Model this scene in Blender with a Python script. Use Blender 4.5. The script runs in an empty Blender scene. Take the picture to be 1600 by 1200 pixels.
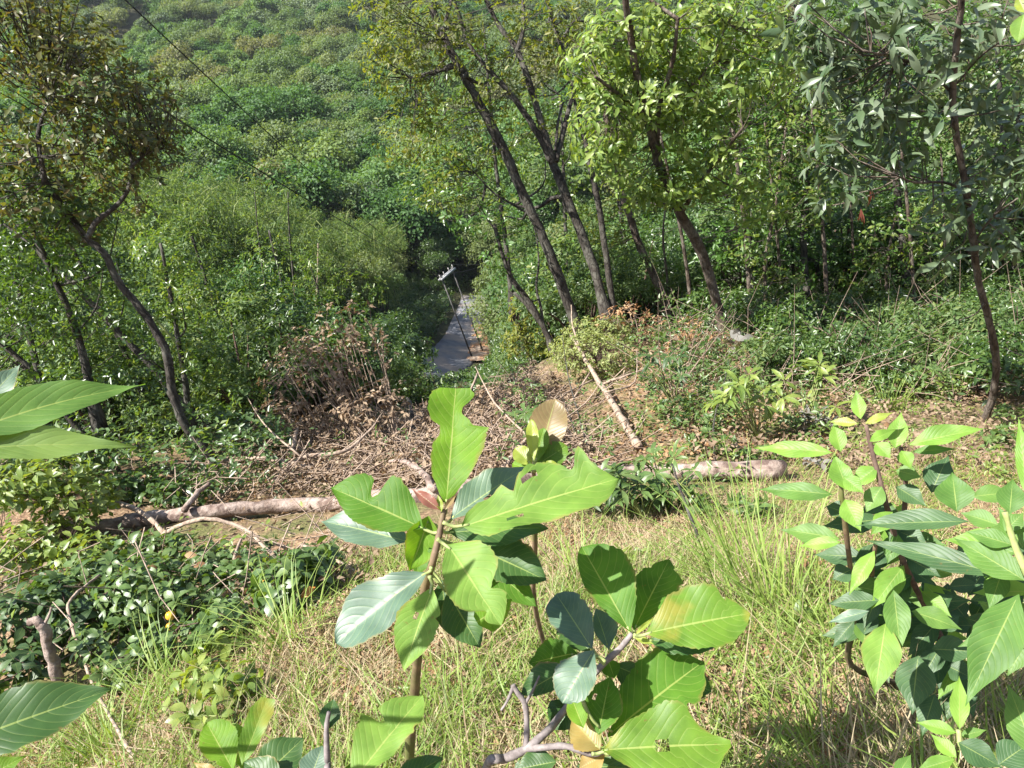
import bpy, math, random
import numpy as np
from mathutils import Matrix, Vector

random.seed(7)
rng = np.random.default_rng(11)
S = bpy.context.scene
COL = S.collection

# ------------------------------------------------------------------ camera, sky, sun, exposure
PITCH, ROLL, FPX = math.radians(26.0), math.radians(20.0), 1202.0
FWD = np.array([0.0, math.cos(PITCH), -math.sin(PITCH)])
_U0 = np.array([0.0, math.sin(PITCH), math.cos(PITCH)])
_R0 = np.array([1.0, 0.0, 0.0])
RGT = math.cos(ROLL) * _R0 - math.sin(ROLL) * _U0
UPV = math.cos(ROLL) * _U0 + math.sin(ROLL) * _R0
cam_d = bpy.data.cameras.new('camera')
cam = bpy.data.objects.new('camera', cam_d)
COL.objects.link(cam)
cam.matrix_world = Matrix(((RGT[0], UPV[0], -FWD[0], 0), (RGT[1], UPV[1], -FWD[1], 0), (RGT[2], UPV[2], -FWD[2], 0), (0, 0, 0, 1)))
cam_d.sensor_fit = 'HORIZONTAL'
cam_d.sensor_width = 36.0
cam_d.lens = 36.0 * FPX / 1600.0
cam_d.clip_start = 0.05
cam_d.clip_end = 4000.0
S.camera = cam

SUN_EL, SUN_AZ = math.radians(60.0), math.radians(-112.0)     # azimuth clockwise from +Y
SUN_DIR = np.array([math.sin(SUN_AZ) * math.cos(SUN_EL), math.cos(SUN_AZ) * math.cos(SUN_EL), math.sin(SUN_EL)])
W = bpy.data.worlds.new('World')
S.world = W
W.use_nodes = True
wn = W.node_tree
wn.nodes.clear()
sky = wn.nodes.new('ShaderNodeTexSky')
sky.sky_type = 'NISHITA'
sky.sun_disc = False
sky.sun_elevation = SUN_EL
sky.sun_rotation = SUN_AZ
sky.dust_density = 1.5
bg = wn.nodes.new('ShaderNodeBackground')
bg.inputs['Strength'].default_value = 0.08
wo = wn.nodes.new('ShaderNodeOutputWorld')
wn.links.new(sky.outputs[0], bg.inputs[0])
wn.links.new(bg.outputs[0], wo.inputs[0])
sd = bpy.data.lights.new('sun', 'SUN')
sd.energy = 5.0
sd.angle = math.radians(0.53)
sd.color = (1.0, 0.965, 0.91)
so = bpy.data.objects.new('sun', sd)
COL.objects.link(so)
so.rotation_euler = Vector(SUN_DIR).to_track_quat('Z', 'Y').to_euler()
so.location = (-30, -20, 60)
S.view_settings.view_transform = 'Standard'
S.view_settings.look = 'None'
S.view_settings.gamma = 1.0
S.view_settings.use_curve_mapping = False
S.view_settings.exposure = 1.75
HAZE = 0.00009
S.cycles.max_bounces = 8
S.cycles.volume_bounces = 0
S.cycles.transparent_max_bounces = 4
S.cycles.diffuse_bounces = 3
S.cycles.glossy_bounces = 2
S.cycles.transmission_bounces = 3

# ------------------------------------------------------------------ helpers
def ray(px, py):
    return FWD + (px - 800.0) / FPX * RGT - (py - 600.0) / FPX * UPV
def P(px, py, d):                      # point of the place that stands d metres along the view axis
    return ray(px, py) * d
def PY(px, py, y):                     # point at forward distance y
    v = ray(px, py)
    return v * (y / v[1])
def project(p):
    p = np.asarray(p, float)
    z = p @ FWD
    return 800 + FPX * (p @ RGT) / z, 600 - FPX * (p @ UPV) / z, z
def unit(v):
    v = np.asarray(v, float)
    return v / np.maximum(np.linalg.norm(v, axis=-1, keepdims=True), 1e-9)
UP = np.array([0, 0, 1.0])

def tag(o, label=None, cat=None, group=None, kind=None):
    if label: o['label'] = label
    if cat: o['category'] = cat
    if group: o['group'] = group
    if kind: o['kind'] = kind
    return o
def thing(name, label, cat, loc=(0, 0, 0), group=None):
    o = bpy.data.objects.new(name, None)
    o.empty_display_size = 0.1
    COL.objects.link(o)
    o.location = [float(c) for c in loc]
    return tag(o, label, cat, group)
def link(name, me, parent=None, loc=None):
    o = bpy.data.objects.new(name, me)
    COL.objects.link(o)
    if parent is not None: o.parent = parent
    if loc is not None: o.location = [float(c) for c in loc]
    return o
def base_of(t):
    return np.array(t.location) if t is not None else np.zeros(3)
def children_of(o, cache={}):
    return list(o.children)
def dup(root, loc, rotz=0.0, sc=1.0, label=None, group=None):
    r = root.copy(); COL.objects.link(r)
    r.location = [float(c) for c in loc]; r.rotation_euler = (0, 0, rotz); r.scale = (sc, sc, sc)
    if label: r['label'] = label
    if group: r['group'] = group
    for ch in root.children:
        c = ch.copy(); COL.objects.link(c); c.parent = r
    return r

def make_mesh(name, verts, loops, totals, mats, uvs=None, mat_idx=None, smooth=True):
    me = bpy.data.meshes.new(name)
    verts = np.asarray(verts, np.float32).reshape(-1, 3)
    loops = np.asarray(loops, np.int32).ravel()
    totals = np.asarray(totals, np.int32).ravel()
    me.vertices.add(len(verts)); me.vertices.foreach_set('co', verts.ravel())
    me.loops.add(len(loops)); me.loops.foreach_set('vertex_index', loops)
    me.polygons.add(len(totals))
    starts = np.concatenate(([0], np.cumsum(totals)[:-1])).astype(np.int32)
    me.polygons.foreach_set('loop_start', starts)
    me.polygons.foreach_set('loop_total', totals)
    if smooth: me.polygons.foreach_set('use_smooth', np.ones(len(totals), bool))
    for m in (mats if isinstance(mats, (list, tuple)) else [mats]): me.materials.append(m)
    if mat_idx is not None: me.polygons.foreach_set('material_index', np.asarray(mat_idx, np.int32))
    if uvs is not None:
        l = me.uv_layers.new(name='uv')
        l.data.foreach_set('uv', np.asarray(uvs, np.float32).ravel())
    me.update(calc_edges=True)
    return me

class MB:
    def __init__(s): s.v = []; s.l = []; s.t = []; s.m = []
    def n(s): return len(s.v)
    def face(s, idx, m=0): s.l += list(idx); s.t.append(len(idx)); s.m.append(m)
    def tube(s, pts, radii, sides=7, cap=True, wob=0.0, m=0):
        pts = np.asarray(pts, float); n = len(pts)
        radii = np.broadcast_to(np.asarray(radii, float), (n,))
        b0 = s.n(); ref = None
        for i in range(n):
            t = unit(pts[min(i + 1, n - 1)] - pts[max(i - 1, 0)])
            if ref is None:
                ref = np.array([1, 0, 0.0]) if abs(t[0]) < 0.8 else np.array([0, 1.0, 0])
            a = unit(ref - t * (ref @ t)); b = np.cross(t, a); ref = a
            for k in range(sides):
                an = 2 * math.pi * k / sides
                r = radii[i] * (1 + wob * random.uniform(-1, 1))
                s.v.append(pts[i] + r * (math.cos(an) * a + math.sin(an) * b))
        for i in range(n - 1):
            for k in range(sides):
                k2 = (k + 1) % sides
                s.face((b0 + i * sides + k, b0 + i * sides + k2, b0 + (i + 1) * sides + k2, b0 + (i + 1) * sides + k), m)
        if cap:
            s.face([b0 + k for k in range(sides)][::-1], m)
            s.face([b0 + (n - 1) * sides + k for k in range(sides)], m)
    def box(s, c, ax, half, m=0):
        c = np.asarray(c, float); b0 = s.n()
        for sx in (-1, 1):
            for sy in (-1, 1):
                for sz in (-1, 1):
                    s.v.append(c + ax[0] * half[0] * sx + ax[1] * half[1] * sy + ax[2] * half[2] * sz)
        for f in ((0, 1, 3, 2), (4, 6, 7, 5), (0, 4, 5, 1), (2, 3, 7, 6), (0, 2, 6, 4), (1, 5, 7, 3)):
            s.face([b0 + i for i in f], m)
    def build(s, name, mats, parent=None, smooth=True):
        v = np.asarray(s.v, float) - base_of(parent)
        return link(name, make_mesh(name, v, s.l, s.t, mats, mat_idx=s.m, smooth=smooth), parent)

def spline(pts, n=6):                  # Catmull-Rom through the points
    pts = np.asarray(pts, float)
    if len(pts) < 3: return np.linspace(pts[0], pts[-1], n + 1)
    q = np.vstack((2 * pts[0] - pts[1], pts, 2 * pts[-1] - pts[-2])); out = []
    for i in range(1, len(q) - 2):
        for t in np.linspace(0, 1, n, endpoint=False):
            a, b, c, d = q[i - 1], q[i], q[i + 1], q[i + 2]
            out.append(0.5 * (2 * b + (c - a) * t + (2 * a - 5 * b + 4 * c - d) * t * t + (3 * b - a - 3 * c + d) * t ** 3))
    out.append(pts[-1])
    return np.array(out)
def lin(a, b, n): return np.linspace(a, b, n)

# ---- materials
def new_mat(name):
    m = bpy.data.materials.new(name); m.use_nodes = True
    nt = m.node_tree; nt.nodes.clear()
    out = nt.nodes.new('ShaderNodeOutputMaterial')
    return m, nt, out
def ramp(nt, cols, interp='LINEAR'):
    r = nt.nodes.new('ShaderNodeValToRGB'); r.color_ramp.interpolation = interp
    e = r.color_ramp.elements
    while len(e) < len(cols): e.new(0.5)
    for i, c in enumerate(cols):
        if len(c) == 4: e[i].position = c[0]; e[i].color = (*c[1:], 1)
        else: e[i].position = i / max(1, len(cols) - 1); e[i].color = (*c, 1)
    return r
def math_node(nt, op, a, b=None, clamp=False):
    n = nt.nodes.new('ShaderNodeMath'); n.operation = op; n.use_clamp = clamp
    for i, x in enumerate((a, b)):
        if x is None: continue
        if isinstance(x, (int, float)): n.inputs[i].default_value = x
        else: nt.links.new(x, n.inputs[i])
    return n.outputs[0]
def mixc(nt, fac, a, b, mode='MIX'):
    n = nt.nodes.new('ShaderNodeMix'); n.data_type = 'RGBA'; n.blend_type = mode
    for sock, x in ((n.inputs[0], fac), (n.inputs[6], a), (n.inputs[7], b)):
        if isinstance(x, (int, float)): sock.default_value = x
        elif isinstance(x, tuple): sock.default_value = (*x, 1)
        else: nt.links.new(x, sock)
    return n.outputs[2]

def leaf_mat(name, cols, transl=0.4, rough=0.42, spec=0.5, veins=0.0, tcol=(1.5, 1.45, 0.45), spots=0.0, edge=None, back=None, objw=0.0, margin=0.0):
    m, nt, out = new_mat(name)
    geo = nt.nodes.new('ShaderNodeNewGeometry'); oi = nt.nodes.new('ShaderNodeObjectInfo')
    r = math_node(nt, 'FRACT', math_node(nt, 'ADD', geo.outputs['Random Per Island'], math_node(nt, 'MULTIPLY', oi.outputs['Random'], 3.7)))
    if objw: r = math_node(nt, 'ADD', math_node(nt, 'MULTIPLY', oi.outputs['Random'], objw), math_node(nt, 'MULTIPLY', r, 1 - objw))
    rp = ramp(nt, cols); nt.links.new(r, rp.inputs[0]); col = rp.outputs[0]
    tc = nt.nodes.new('ShaderNodeTexCoord')
    bump_src = None
    if veins or spots:
        nz = nt.nodes.new('ShaderNodeTexNoise'); nz.inputs['Scale'].default_value = 26.0; nz.inputs['Detail'].default_value = 4
        nt.links.new(geo.outputs['Position'], nz.inputs['Vector'])
        sh = ramp(nt, [(0.32, .62, .68, .6), (0.5, .95, .96, .9), (0.68, 1.22, 1.18, 1.1)]); nt.links.new(nz.outputs[0], sh.inputs[0])
        col = mixc(nt, 0.8, col, sh.outputs[0], 'MULTIPLY')
        if edge:
            nz2 = nt.nodes.new('ShaderNodeTexNoise'); nz2.inputs['Scale'].default_value = 11.0; nz2.inputs['Detail'].default_value = 5
            nt.links.new(geo.outputs['Position'], nz2.inputs['Vector'])
            er = ramp(nt, [(0.58, 0, 0, 0), (0.68, 1, 1, 1)]); nt.links.new(nz2.outputs[0], er.inputs[0])
            col = mixc(nt, er.outputs[0], col, edge)
        if margin:
            sp_ = nt.nodes.new('ShaderNodeSeparateXYZ'); nt.links.new(tc.outputs['UV'], sp_.inputs[0])
            a_ = math_node(nt, 'ABSOLUTE', math_node(nt, 'SUBTRACT', math_node(nt, 'MULTIPLY', sp_.outputs[0], 2.0), 1.0))
            k_ = math_node(nt, 'ADD', a_, math_node(nt, 'MULTIPLY', nz.outputs[0], 0.55)); mr = ramp(nt, [(0.60, 0, 0, 0), (0.66, 1, 1, 1)]); nt.links.new(math_node(nt, 'MULTIPLY', k_, 0.5), mr.inputs[0])
            col = mixc(nt, math_node(nt, 'MULTIPLY', mr.outputs[0], margin), col, (0.24, 0.17, 0.06))
        if spots:
            vz = nt.nodes.new('ShaderNodeTexNoise'); vz.inputs['Scale'].default_value = 120.0
            nt.links.new(geo.outputs['Position'], vz.inputs['Vector'])
            sr = ramp(nt, [(0.70, 0, 0, 0), (0.76, 1, 1, 1)]); nt.links.new(vz.outputs[0], sr.inputs[0])
            col = mixc(nt, math_node(nt, 'MULTIPLY', sr.outputs[0], spots), col, (0.16, 0.09, 0.03))
    if veins:
        sep = nt.nodes.new('ShaderNodeSeparateXYZ'); nt.links.new(tc.outputs['UV'], sep.inputs[0])
        au = math_node(nt, 'ABSOLUTE', math_node(nt, 'SUBTRACT', math_node(nt, 'MULTIPLY', sep.outputs[0], 2.0), 1.0))
        mid = math_node(nt, 'LESS_THAN', au, math_node(nt, 'SUBTRACT', 0.042, math_node(nt, 'MULTIPLY', sep.outputs[1], 0.026)))
        ph = math_node(nt, 'SUBTRACT', math_node(nt, 'MULTIPLY', sep.outputs[1], math_node(nt, 'ADD', 8.5, math_node(nt, 'MULTIPLY', oi.outputs['Random'], 5.0))), math_node(nt, 'MULTIPLY', math_node(nt, 'POWER', au, 1.3), 3.0))
        fr = math_node(nt, 'ABSOLUTE', math_node(nt, 'SUBTRACT', math_node(nt, 'FRACT', ph), 0.5))
        lat = math_node(nt, 'MULTIPLY', math_node(nt, 'SUBTRACT', fr, 0.43, True), 14.0, True)
        v = math_node(nt, 'MAXIMUM', mid, math_node(nt, 'MULTIPLY', lat, 0.42))
        col = mixc(nt, math_node(nt, 'MULTIPLY', v, veins), col, (0.30, 0.36, 0.10))
        bump_src = math_node(nt, 'SUBTRACT', math_node(nt, 'ADD', math_node(nt, 'MULTIPLY', math_node(nt, 'POWER', math_node(nt, 'MULTIPLY', fr, 2.0), 4.0), -1.0), math_node(nt, 'MULTIPLY', nz.outputs[0], 1.6)), math_node(nt, 'MULTIPLY', mid, 1.0))
    if back: col = mixc(nt, geo.outputs['Backfacing'], col, back)
    pb = nt.nodes.new('ShaderNodeBsdfPrincipled')
    nt.links.new(col, pb.inputs['Base Color'])
    pb.inputs['Roughness'].default_value = rough
    pb.inputs['Specular IOR Level'].default_value = spec
    tr = nt.nodes.new('ShaderNodeBsdfTranslucent')
    tcl = mixc(nt, 1.0, col, tcol, 'MULTIPLY'); nt.links.new(tcl, tr.inputs[0])
    if bump_src is not None:
        bp = nt.nodes.new('ShaderNodeBump'); bp.inputs['Strength'].default_value = 0.16; bp.inputs['Distance'].default_value = 0.002
        nt.links.new(bump_src, bp.inputs['Height']); nt.links.new(bp.outputs[0], pb.inputs['Normal'])
    mx = nt.nodes.new('ShaderNodeMixShader'); mx.inputs[0].default_value = transl
    nt.links.new(pb.outputs[0], mx.inputs[1]); nt.links.new(tr.outputs[0], mx.inputs[2])
    nt.links.new(mx.outputs[0], out.inputs[0])
    return m

def rough_mat(name, c1, c2, scale=8.0, c3=None, rough=0.9, bump=0.6, dist=0.02, stretch=None, scale3=2.0, thr=(0.45, 0.6), crack=0.0):
    m, nt, out = new_mat(name)
    geo = nt.nodes.new('ShaderNodeNewGeometry'); vec = geo.outputs['Position']
    if stretch:
        mp = nt.nodes.new('ShaderNodeMapping'); mp.inputs['Scale'].default_value = stretch
        nt.links.new(vec, mp.inputs['Vector']); vec = mp.outputs[0]
    nz = nt.nodes.new('ShaderNodeTexNoise'); nz.inputs['Scale'].default_value = scale; nz.inputs['Detail'].default_value = 8; nz.inputs['Roughness'].default_value = 0.65
    nt.links.new(vec, nz.inputs['Vector'])
    rp = ramp(nt, [(0.35, *c1), (0.65, *c2)]); nt.links.new(nz.outputs[0], rp.inputs[0]); col = rp.outputs[0]
    if c3:
        n3 = nt.nodes.new('ShaderNodeTexNoise'); n3.inputs['Scale'].default_value = scale3; n3.inputs['Detail'].default_value = 6
        nt.links.new(geo.outputs['Position'], n3.inputs['Vector'])
        r3 = ramp(nt, [(thr[0], 0, 0, 0), (thr[1], 1, 1, 1)]); nt.links.new(n3.outputs[0], r3.inputs[0])
        col = mixc(nt, r3.outputs[0], col, c3)
    hgt = nz.outputs[0]
    if crack:
        vo = nt.nodes.new('ShaderNodeTexVoronoi'); vo.feature = 'DISTANCE_TO_EDGE'; vo.inputs['Scale'].default_value = crack
        wv = nt.nodes.new('ShaderNodeVectorMath'); wv.operation = 'ADD'; nt.links.new(vec, wv.inputs[0]); sc_ = nt.nodes.new('ShaderNodeVectorMath'); sc_.operation = 'SCALE'; sc_.inputs['Scale'].default_value = 0.06
        nt.links.new(nz.outputs['Color'], sc_.inputs[0]); nt.links.new(sc_.outputs[0], wv.inputs[1]); nt.links.new(wv.outputs[0], vo.inputs['Vector'])
        cr = ramp(nt, [(0.0, .25, .22, .2), (0.12, 1, 1, 1)]); nt.links.new(vo.outputs['Distance'], cr.inputs[0]); col = mixc(nt, 0.55, col, cr.outputs[0], 'MULTIPLY')
        hgt = math_node(nt, 'ADD', math_node(nt, 'MINIMUM', math_node(nt, 'MULTIPLY', vo.outputs['Distance'], 5.0), 0.8), nz.outputs[0])
    pb = nt.nodes.new('ShaderNodeBsdfPrincipled'); nt.links.new(col, pb.inputs['Base Color'])
    pb.inputs['Roughness'].default_value = rough
    pb.inputs['Specular IOR Level'].default_value = 0.25
    bp = nt.nodes.new('ShaderNodeBump'); bp.inputs['Strength'].default_value = bump; bp.inputs['Distance'].default_value = dist
    nt.links.new(hgt, bp.inputs['Height']); nt.links.new(bp.outputs[0], pb.inputs['Normal'])
    nt.links.new(pb.outputs[0], out.inputs[0])
    return m

M = {}
M['bark_dark'] = rough_mat('bark_dark', (0.02, 0.017, 0.014), (0.065, 0.055, 0.045), 14, (0.085, 0.08, 0.065), stretch=(1, 1, 0.35), scale3=5, crack=16)
M['bark_brown'] = rough_mat('bark_brown', (0.04, 0.03, 0.022), (0.12, 0.088, 0.065), 16, (0.15, 0.125, 0.10), stretch=(1, 1, 0.35), scale3=5, crack=18)
M['bark_pale'] = rough_mat('bark_pale', (0.26, 0.19, 0.15), (0.46, 0.38, 0.32), 22, (0.10, 0.06, 0.05), scale3=6, thr=(0.52, 0.66), bump=0.9)
M['bark_log'] = rough_mat('bark_log', (0.15, 0.105, 0.08), (0.33, 0.265, 0.225), 13, (0.11, 0.075, 0.06), scale3=9, thr=(0.5, 0.62), bump=1.0, dist=0.03)
M['dead_wood'] = rough_mat('dead_wood', (0.17, 0.12, 0.09), (0.36, 0.28, 0.21), 24, scale3=6)
M['stem_red'] = rough_mat('stem_red', (0.09, 0.06, 0.04), (0.19, 0.13, 0.08), 40, (0.09, 0.10, 0.03), scale3=9, bump=0.3, dist=0.002, rough=0.6)
M['stem_grey'] = rough_mat('stem_grey', (0.09, 0.075, 0.07), (0.21, 0.18, 0.17), 60, bump=0.3, dist=0.002, rough=0.7)
M['stem_green'] = rough_mat('stem_green', (0.16, 0.2, 0.06), (0.28, 0.32, 0.12), 60, bump=0.2, dist=0.002, rough=0.6)
M['stem_dark'] = rough_mat('stem_dark', (0.05, 0.03, 0.025), (0.12, 0.08, 0.06), 50, bump=0.3, dist=0.002)
M['cable'] = rough_mat('cable', (0.012, 0.012, 0.013), (0.03, 0.03, 0.03), 30, rough=0.6)
M['concrete'] = rough_mat('concrete', (0.045, 0.042, 0.04), (0.10, 0.095, 0.09), 5)
M['steel'] = rough_mat('steel', (0.2, 0.2, 0.2), (0.32, 0.32, 0.32), 8, rough=0.5)
M['porcelain'] = rough_mat('porcelain', (0.26, 0.24, 0.22), (0.4, 0.38, 0.36), 8, rough=0.3)
M['asphalt'] = rough_mat('asphalt', (0.10, 0.105, 0.115), (0.17, 0.17, 0.18), 1.2, (0.24, 0.20, 0.17), scale3=0.35, bump=0.3)
M['orange_soil'] = rough_mat('orange_soil', (0.34, 0.165, 0.075), (0.46, 0.26, 0.13), 1.2, (0.33, 0.25, 0.18), scale3=0.6, bump=0.2)

# ---- leaf geometry
_T2 = (np.array([(0, 0, 0), (.5, .42, .10), (0, 1, -.08), (-.5, .42, .10)], float), [(0, 1, 2), (0, 2, 3)])
_T8 = (np.array([(0, 0, 0), (.30, .2, .05), (.5, .48, .07), (.32, .78, .0), (0, 1, -.2), (-.30, .2, .05), (-.5, .48, .07), (-.32, .78, .0),
                 (0, .22, .03), (0, .5, .035), (0, .79, -.06)], float),
       [(0, 1, 8), (8, 1, 2, 9), (9, 2, 3, 10), (10, 3, 4), (0, 8, 5), (8, 9, 6, 5), (9, 10, 7, 6), (10, 4, 7)])
_TB = (np.array([(-.5, 0, 0), (.5, 0, 0), (.4, .55, .03), (-.4, .55, .03), (0, 1, -.12)], float), [(0, 1, 2, 3), (3, 2, 4)])
def cloud_mesh(name, Pt, A, N, L, Wd, tmpl, mats):
    tv, tf = tmpl
    A = unit(A); X = unit(np.cross(A, N)); Z = np.cross(X, A)
    L = np.broadcast_to(L, (len(Pt),)); Wd = np.broadcast_to(Wd, (len(Pt),))
    V = (Pt[:, None, :] + tv[None, :, 0, None] * (X * Wd[:, None])[:, None, :] + tv[None, :, 1, None] * (A * L[:, None])[:, None, :]
         + tv[None, :, 2, None] * (Z * L[:, None])[:, None, :])
    lp = np.concatenate([np.array(f) for f in tf]); tt = np.array([len(f) for f in tf])
    n = len(Pt); k = len(tv)
    loops = (np.arange(n)[:, None] * k + lp[None, :]).ravel()
    uv = np.stack((tv[lp, 0] + 0.5, tv[lp, 1]), 1)
    return make_mesh(name, V.reshape(-1, 3), loops, np.tile(tt, n), mats, uvs=np.tile(uv, (n, 1)), smooth=False)
_leaf_cache = {}
def leaf_obj(name, p, a, n, L, w, mat, parent):
    key = mat.name
    if key not in _leaf_cache:
        _leaf_cache[key] = cloud_mesh('leaf_' + key, np.zeros((1, 3)), np.array([[0, 1.0, 0]]), np.array([[0, 0, 1.0]]), 1.0, 1.0, _T8, mat)
        _leaf_cache[key].polygons.foreach_set('use_smooth', np.ones(8, bool))
    a = unit(a); x = unit(np.cross(a, n)); z = np.cross(x, a)
    o = bpy.data.objects.new(name, _leaf_cache[key]); COL.objects.link(o); o.parent = parent
    q = p - base_of(parent)
    o.matrix_local = Matrix(((x[0] * w, a[0] * L, z[0] * L, q[0]), (x[1] * w, a[1] * L, z[1] * L, q[1]), (x[2] * w, a[2] * L, z[2] * L, q[2]), (0, 0, 0, 1)))
    return o
def rand_unit(n):
    return unit(rng.normal(size=(n, 3)))
def whorls(C, O, k, L, w, spread=0.55, droop=0.25, jit=0.5, stem=0.3, drop_out=0.22):
    """k leaves radiating round every cluster centre C about its direction O"""
    n = len(C); O = unit(O)
    ref = unit(np.cross(O, rand_unit(n))); ref2 = np.cross(O, ref)
    an = (np.arange(k)[None, :] * (2.399963) + rng.uniform(0, 6.28, (n, 1))) + rng.uniform(-.3, .3, (n, k))
    rad = np.cos(an)[..., None] * ref[:, None] + np.sin(an)[..., None] * ref2[:, None]
    sp = spread + rng.uniform(-.25, .25, (n, k, 1))
    A = unit(rad * (1.0) + O[:, None] * (1 - sp) - UP * droop + rng.normal(size=(n, k, 3)) * jit * 0.4)
    Nn = unit(O[:, None] + UP * 0.5 + rng.normal(size=(n, k, 3)) * jit)
    Ls = L * rng.uniform(0.6, 1.15, (n, k)); Ws = w * Ls / L * rng.uniform(.85, 1.15, (n, k))
    off = -O[:, None] * (np.arange(k)[None, :, None] / k) * stem * L * 3
    Pt = C[:, None] + off + A * 0.06 * L
    keep = rng.uniform(0, 1, n * k) > drop_out
    f = lambda a: a.reshape(-1, *a.shape[2:])[keep]
    return f(Pt), f(A), f(Nn), Ls.ravel()[keep], Ws.ravel()[keep]
def blob(px, py, rx, ry, y, ry_depth, n, shell=0.5):
    """n points in an ellipsoid standing round the spot seen at px, py, y metres ahead"""
    c = PY(px, py, y); d = c @ FWD
    u = rand_unit(n); r = (rng.uniform(shell ** 3, 1, (n, 1))) ** (1 / 3)
    u = u * r
    a, b = rx * d / FPX, ry * d / FPX
    pts = c + u[:, :1] * a * RGT + u[:, 1:2] * b * UPV + u[:, 2:] * ry_depth * FWD
    out = unit(u[:, :1] * RGT / max(a, .01) + u[:, 1:2] * UPV / max(b, .01) + u[:, 2:] * FWD / max(ry_depth, .01))
    return pts, out
def foliage(t, parts, n_obj, mat, tmpl=_T2, name='foliage', minpx=9):
    """leaves: the n_obj that show largest become objects of their own, the rest one joined part"""
    Pt, A, Nn, L, Wd = parts
    dist = np.linalg.norm(Pt, axis=1)
    px, py, z = project(Pt)
    inf = (px > -10) & (px < 1610) & (py > -10) & (py < 1210)
    score = np.where(inf, L / dist * FPX, 0)
    order = np.argsort(-(score * (1 - 0.0)) + (dist - dist.min()) * 2.0)
    pick = [i for i in order[:n_obj] if score[i] > minpx]
    for i in pick: leaf_obj('leaf', Pt[i], A[i], Nn[i], L[i], Wd[i], mat, t)
    keep = np.ones(len(Pt), bool); keep[pick] = False
    if keep.any():
        me = cloud_mesh(name, Pt[keep] - base_of(t), A[keep], Nn[keep], L[keep], Wd[keep], tmpl, mat)
        o = link(name, me, t); o['kind'] = 'stuff'
def twigs(t, C, skel, mat, r=0.008, maxlen=1.6, name='twig_work'):
    """thin twigs from the cluster centres back to the nearest limb"""
    mb = MB(); sk = np.asarray(skel)
    for c in C:
        d = np.linalg.norm(sk - c, axis=1); s = sk[int(np.argmin(d))]
        v = s - c; l = np.linalg.norm(v)
        if l > maxlen: s = c + v / l * maxlen
        mid = (c + s) / 2 + np.array([random.uniform(-.1, .1), random.uniform(-.1, .1), -0.06]) * min(l, maxlen)
        mb.tube([c, mid, s], [r * .5, r * .8, r], 3, cap=False)
    o = mb.build(name, mat, t); o['kind'] = 'stuff'
# ------------------------------------------------------------------ ground
_ctl = [
 (0,1200,3.3),(400,1200,2.4),(800,1200,2.05),(1200,1200,1.9),(1600,1200,1.75),
 (0,1000,4.8),(300,1000,4.1),(600,1000,3.2),(900,1000,2.85),(1200,1000,2.7),(1600,1000,2.6),
 (0,850,7.0),(300,850,6.6),(600,850,5.3),(900,850,4.6),(1200,850,4.3),(1600,850,4.2),
 (0,790,8.2),(300,790,7.8),(600,770,7.4),(900,750,7.0),(1200,745,6.8),(1600,750,6.2),
 (100,700,12),(300,720,10.5),(500,690,11.3),(750,650,11),(950,630,10.2),(1200,640,9.6),(1600,640,9.0),
 (1000,530,14),(1200,525,14),(1500,520,13.2),(1600,520,13),(900,530,14.2),
 (760,645,13.5),(720,640,20),(800,612,18),(860,580,22),(640,650,16),(700,640,45),(600,640,45),(400,640,33),(200,620,27),(0,620,22),
 (715,560,80),(700,580,77),(735,515,90),(750,470,105),(640,430,112),(560,500,80),(450,545,62),(300,500,60),(150,480,62),(0,430,66),
 (-250,-60,330),(0,-30,330),(0,60,300),(300,40,350),(540,40,370),(0,150,235),(300,150,240),(600,130,255),(0,260,150),(300,265,150),(600,260,160),
 (800,30,330),(800,220,190),(1000,60,290),(1300,60,240),(1600,60,200),(1000,330,110),(1300,330,95),(1600,330,80),
 (1200,460,22),(1500,450,21),(1200,400,38),(1500,390,36),(-300,700,15),(-300,450,60),(-300,200,180),(1900,700,6.5),(1900,500,13),(1900,300,70),(-200,1000,5.5),(1900,1100,2.1),
]
_rows = []
for px, py, d in _ctl:
    p = P(px, py, d); r = math.hypot(p[0], p[1])
    _rows.append((math.atan2(p[0], p[1]), math.log(r), p[2] / r))
for az in range(-180, 180, 30):
    a = math.radians(az)
    _rows.append((a, math.log(0.6), -1.6 / 0.6)); _rows.append((a, math.log(1.0), -1.62 / 1.0))
for az in (-180, -150, -120, -90, 90, 120, 150, 180):
    back = abs(az) > 90
    for r, z in (((3, -1.5), (10, -0.8), (50, 1.0), (150, 4), (420, 12)) if back else
                 ((3, -2.2), (10, -5.0), (50, -20), (150, -18), (420, 25)) if az < 0 else ((3, -1.7), (10, -2.6), (50, -9), (150, -25), (420, -20))):
        _rows.append((math.radians(az), math.log(r), z / r))
for az in (-70, -45, -25, 0, 20, 45, 70):
    _rows.append((math.radians(az), math.log(900), 0.12))
_rows = np.array(_rows)
_X = _rows[:, :2] * np.array([1.6, 1.0]); _Y = _rows[:, 2]
def _kern(d2): return np.where(d2 > 1e-12, 0.5 * d2 * np.log(np.maximum(d2, 1e-12)), 0.0)
_n = len(_X)
_D = ((_X[:, None] - _X[None]) ** 2).sum(-1)
_A = np.zeros((_n + 3, _n + 3)); _A[:_n, :_n] = _kern(_D) + np.eye(_n) * 0.01
_A[:_n, _n] = 1; _A[:_n, _n + 1:] = _X; _A[_n, :_n] = 1; _A[_n + 1:, :_n] = _X.T
_C = np.linalg.solve(_A, np.concatenate((_Y, np.zeros(3))))
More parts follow.
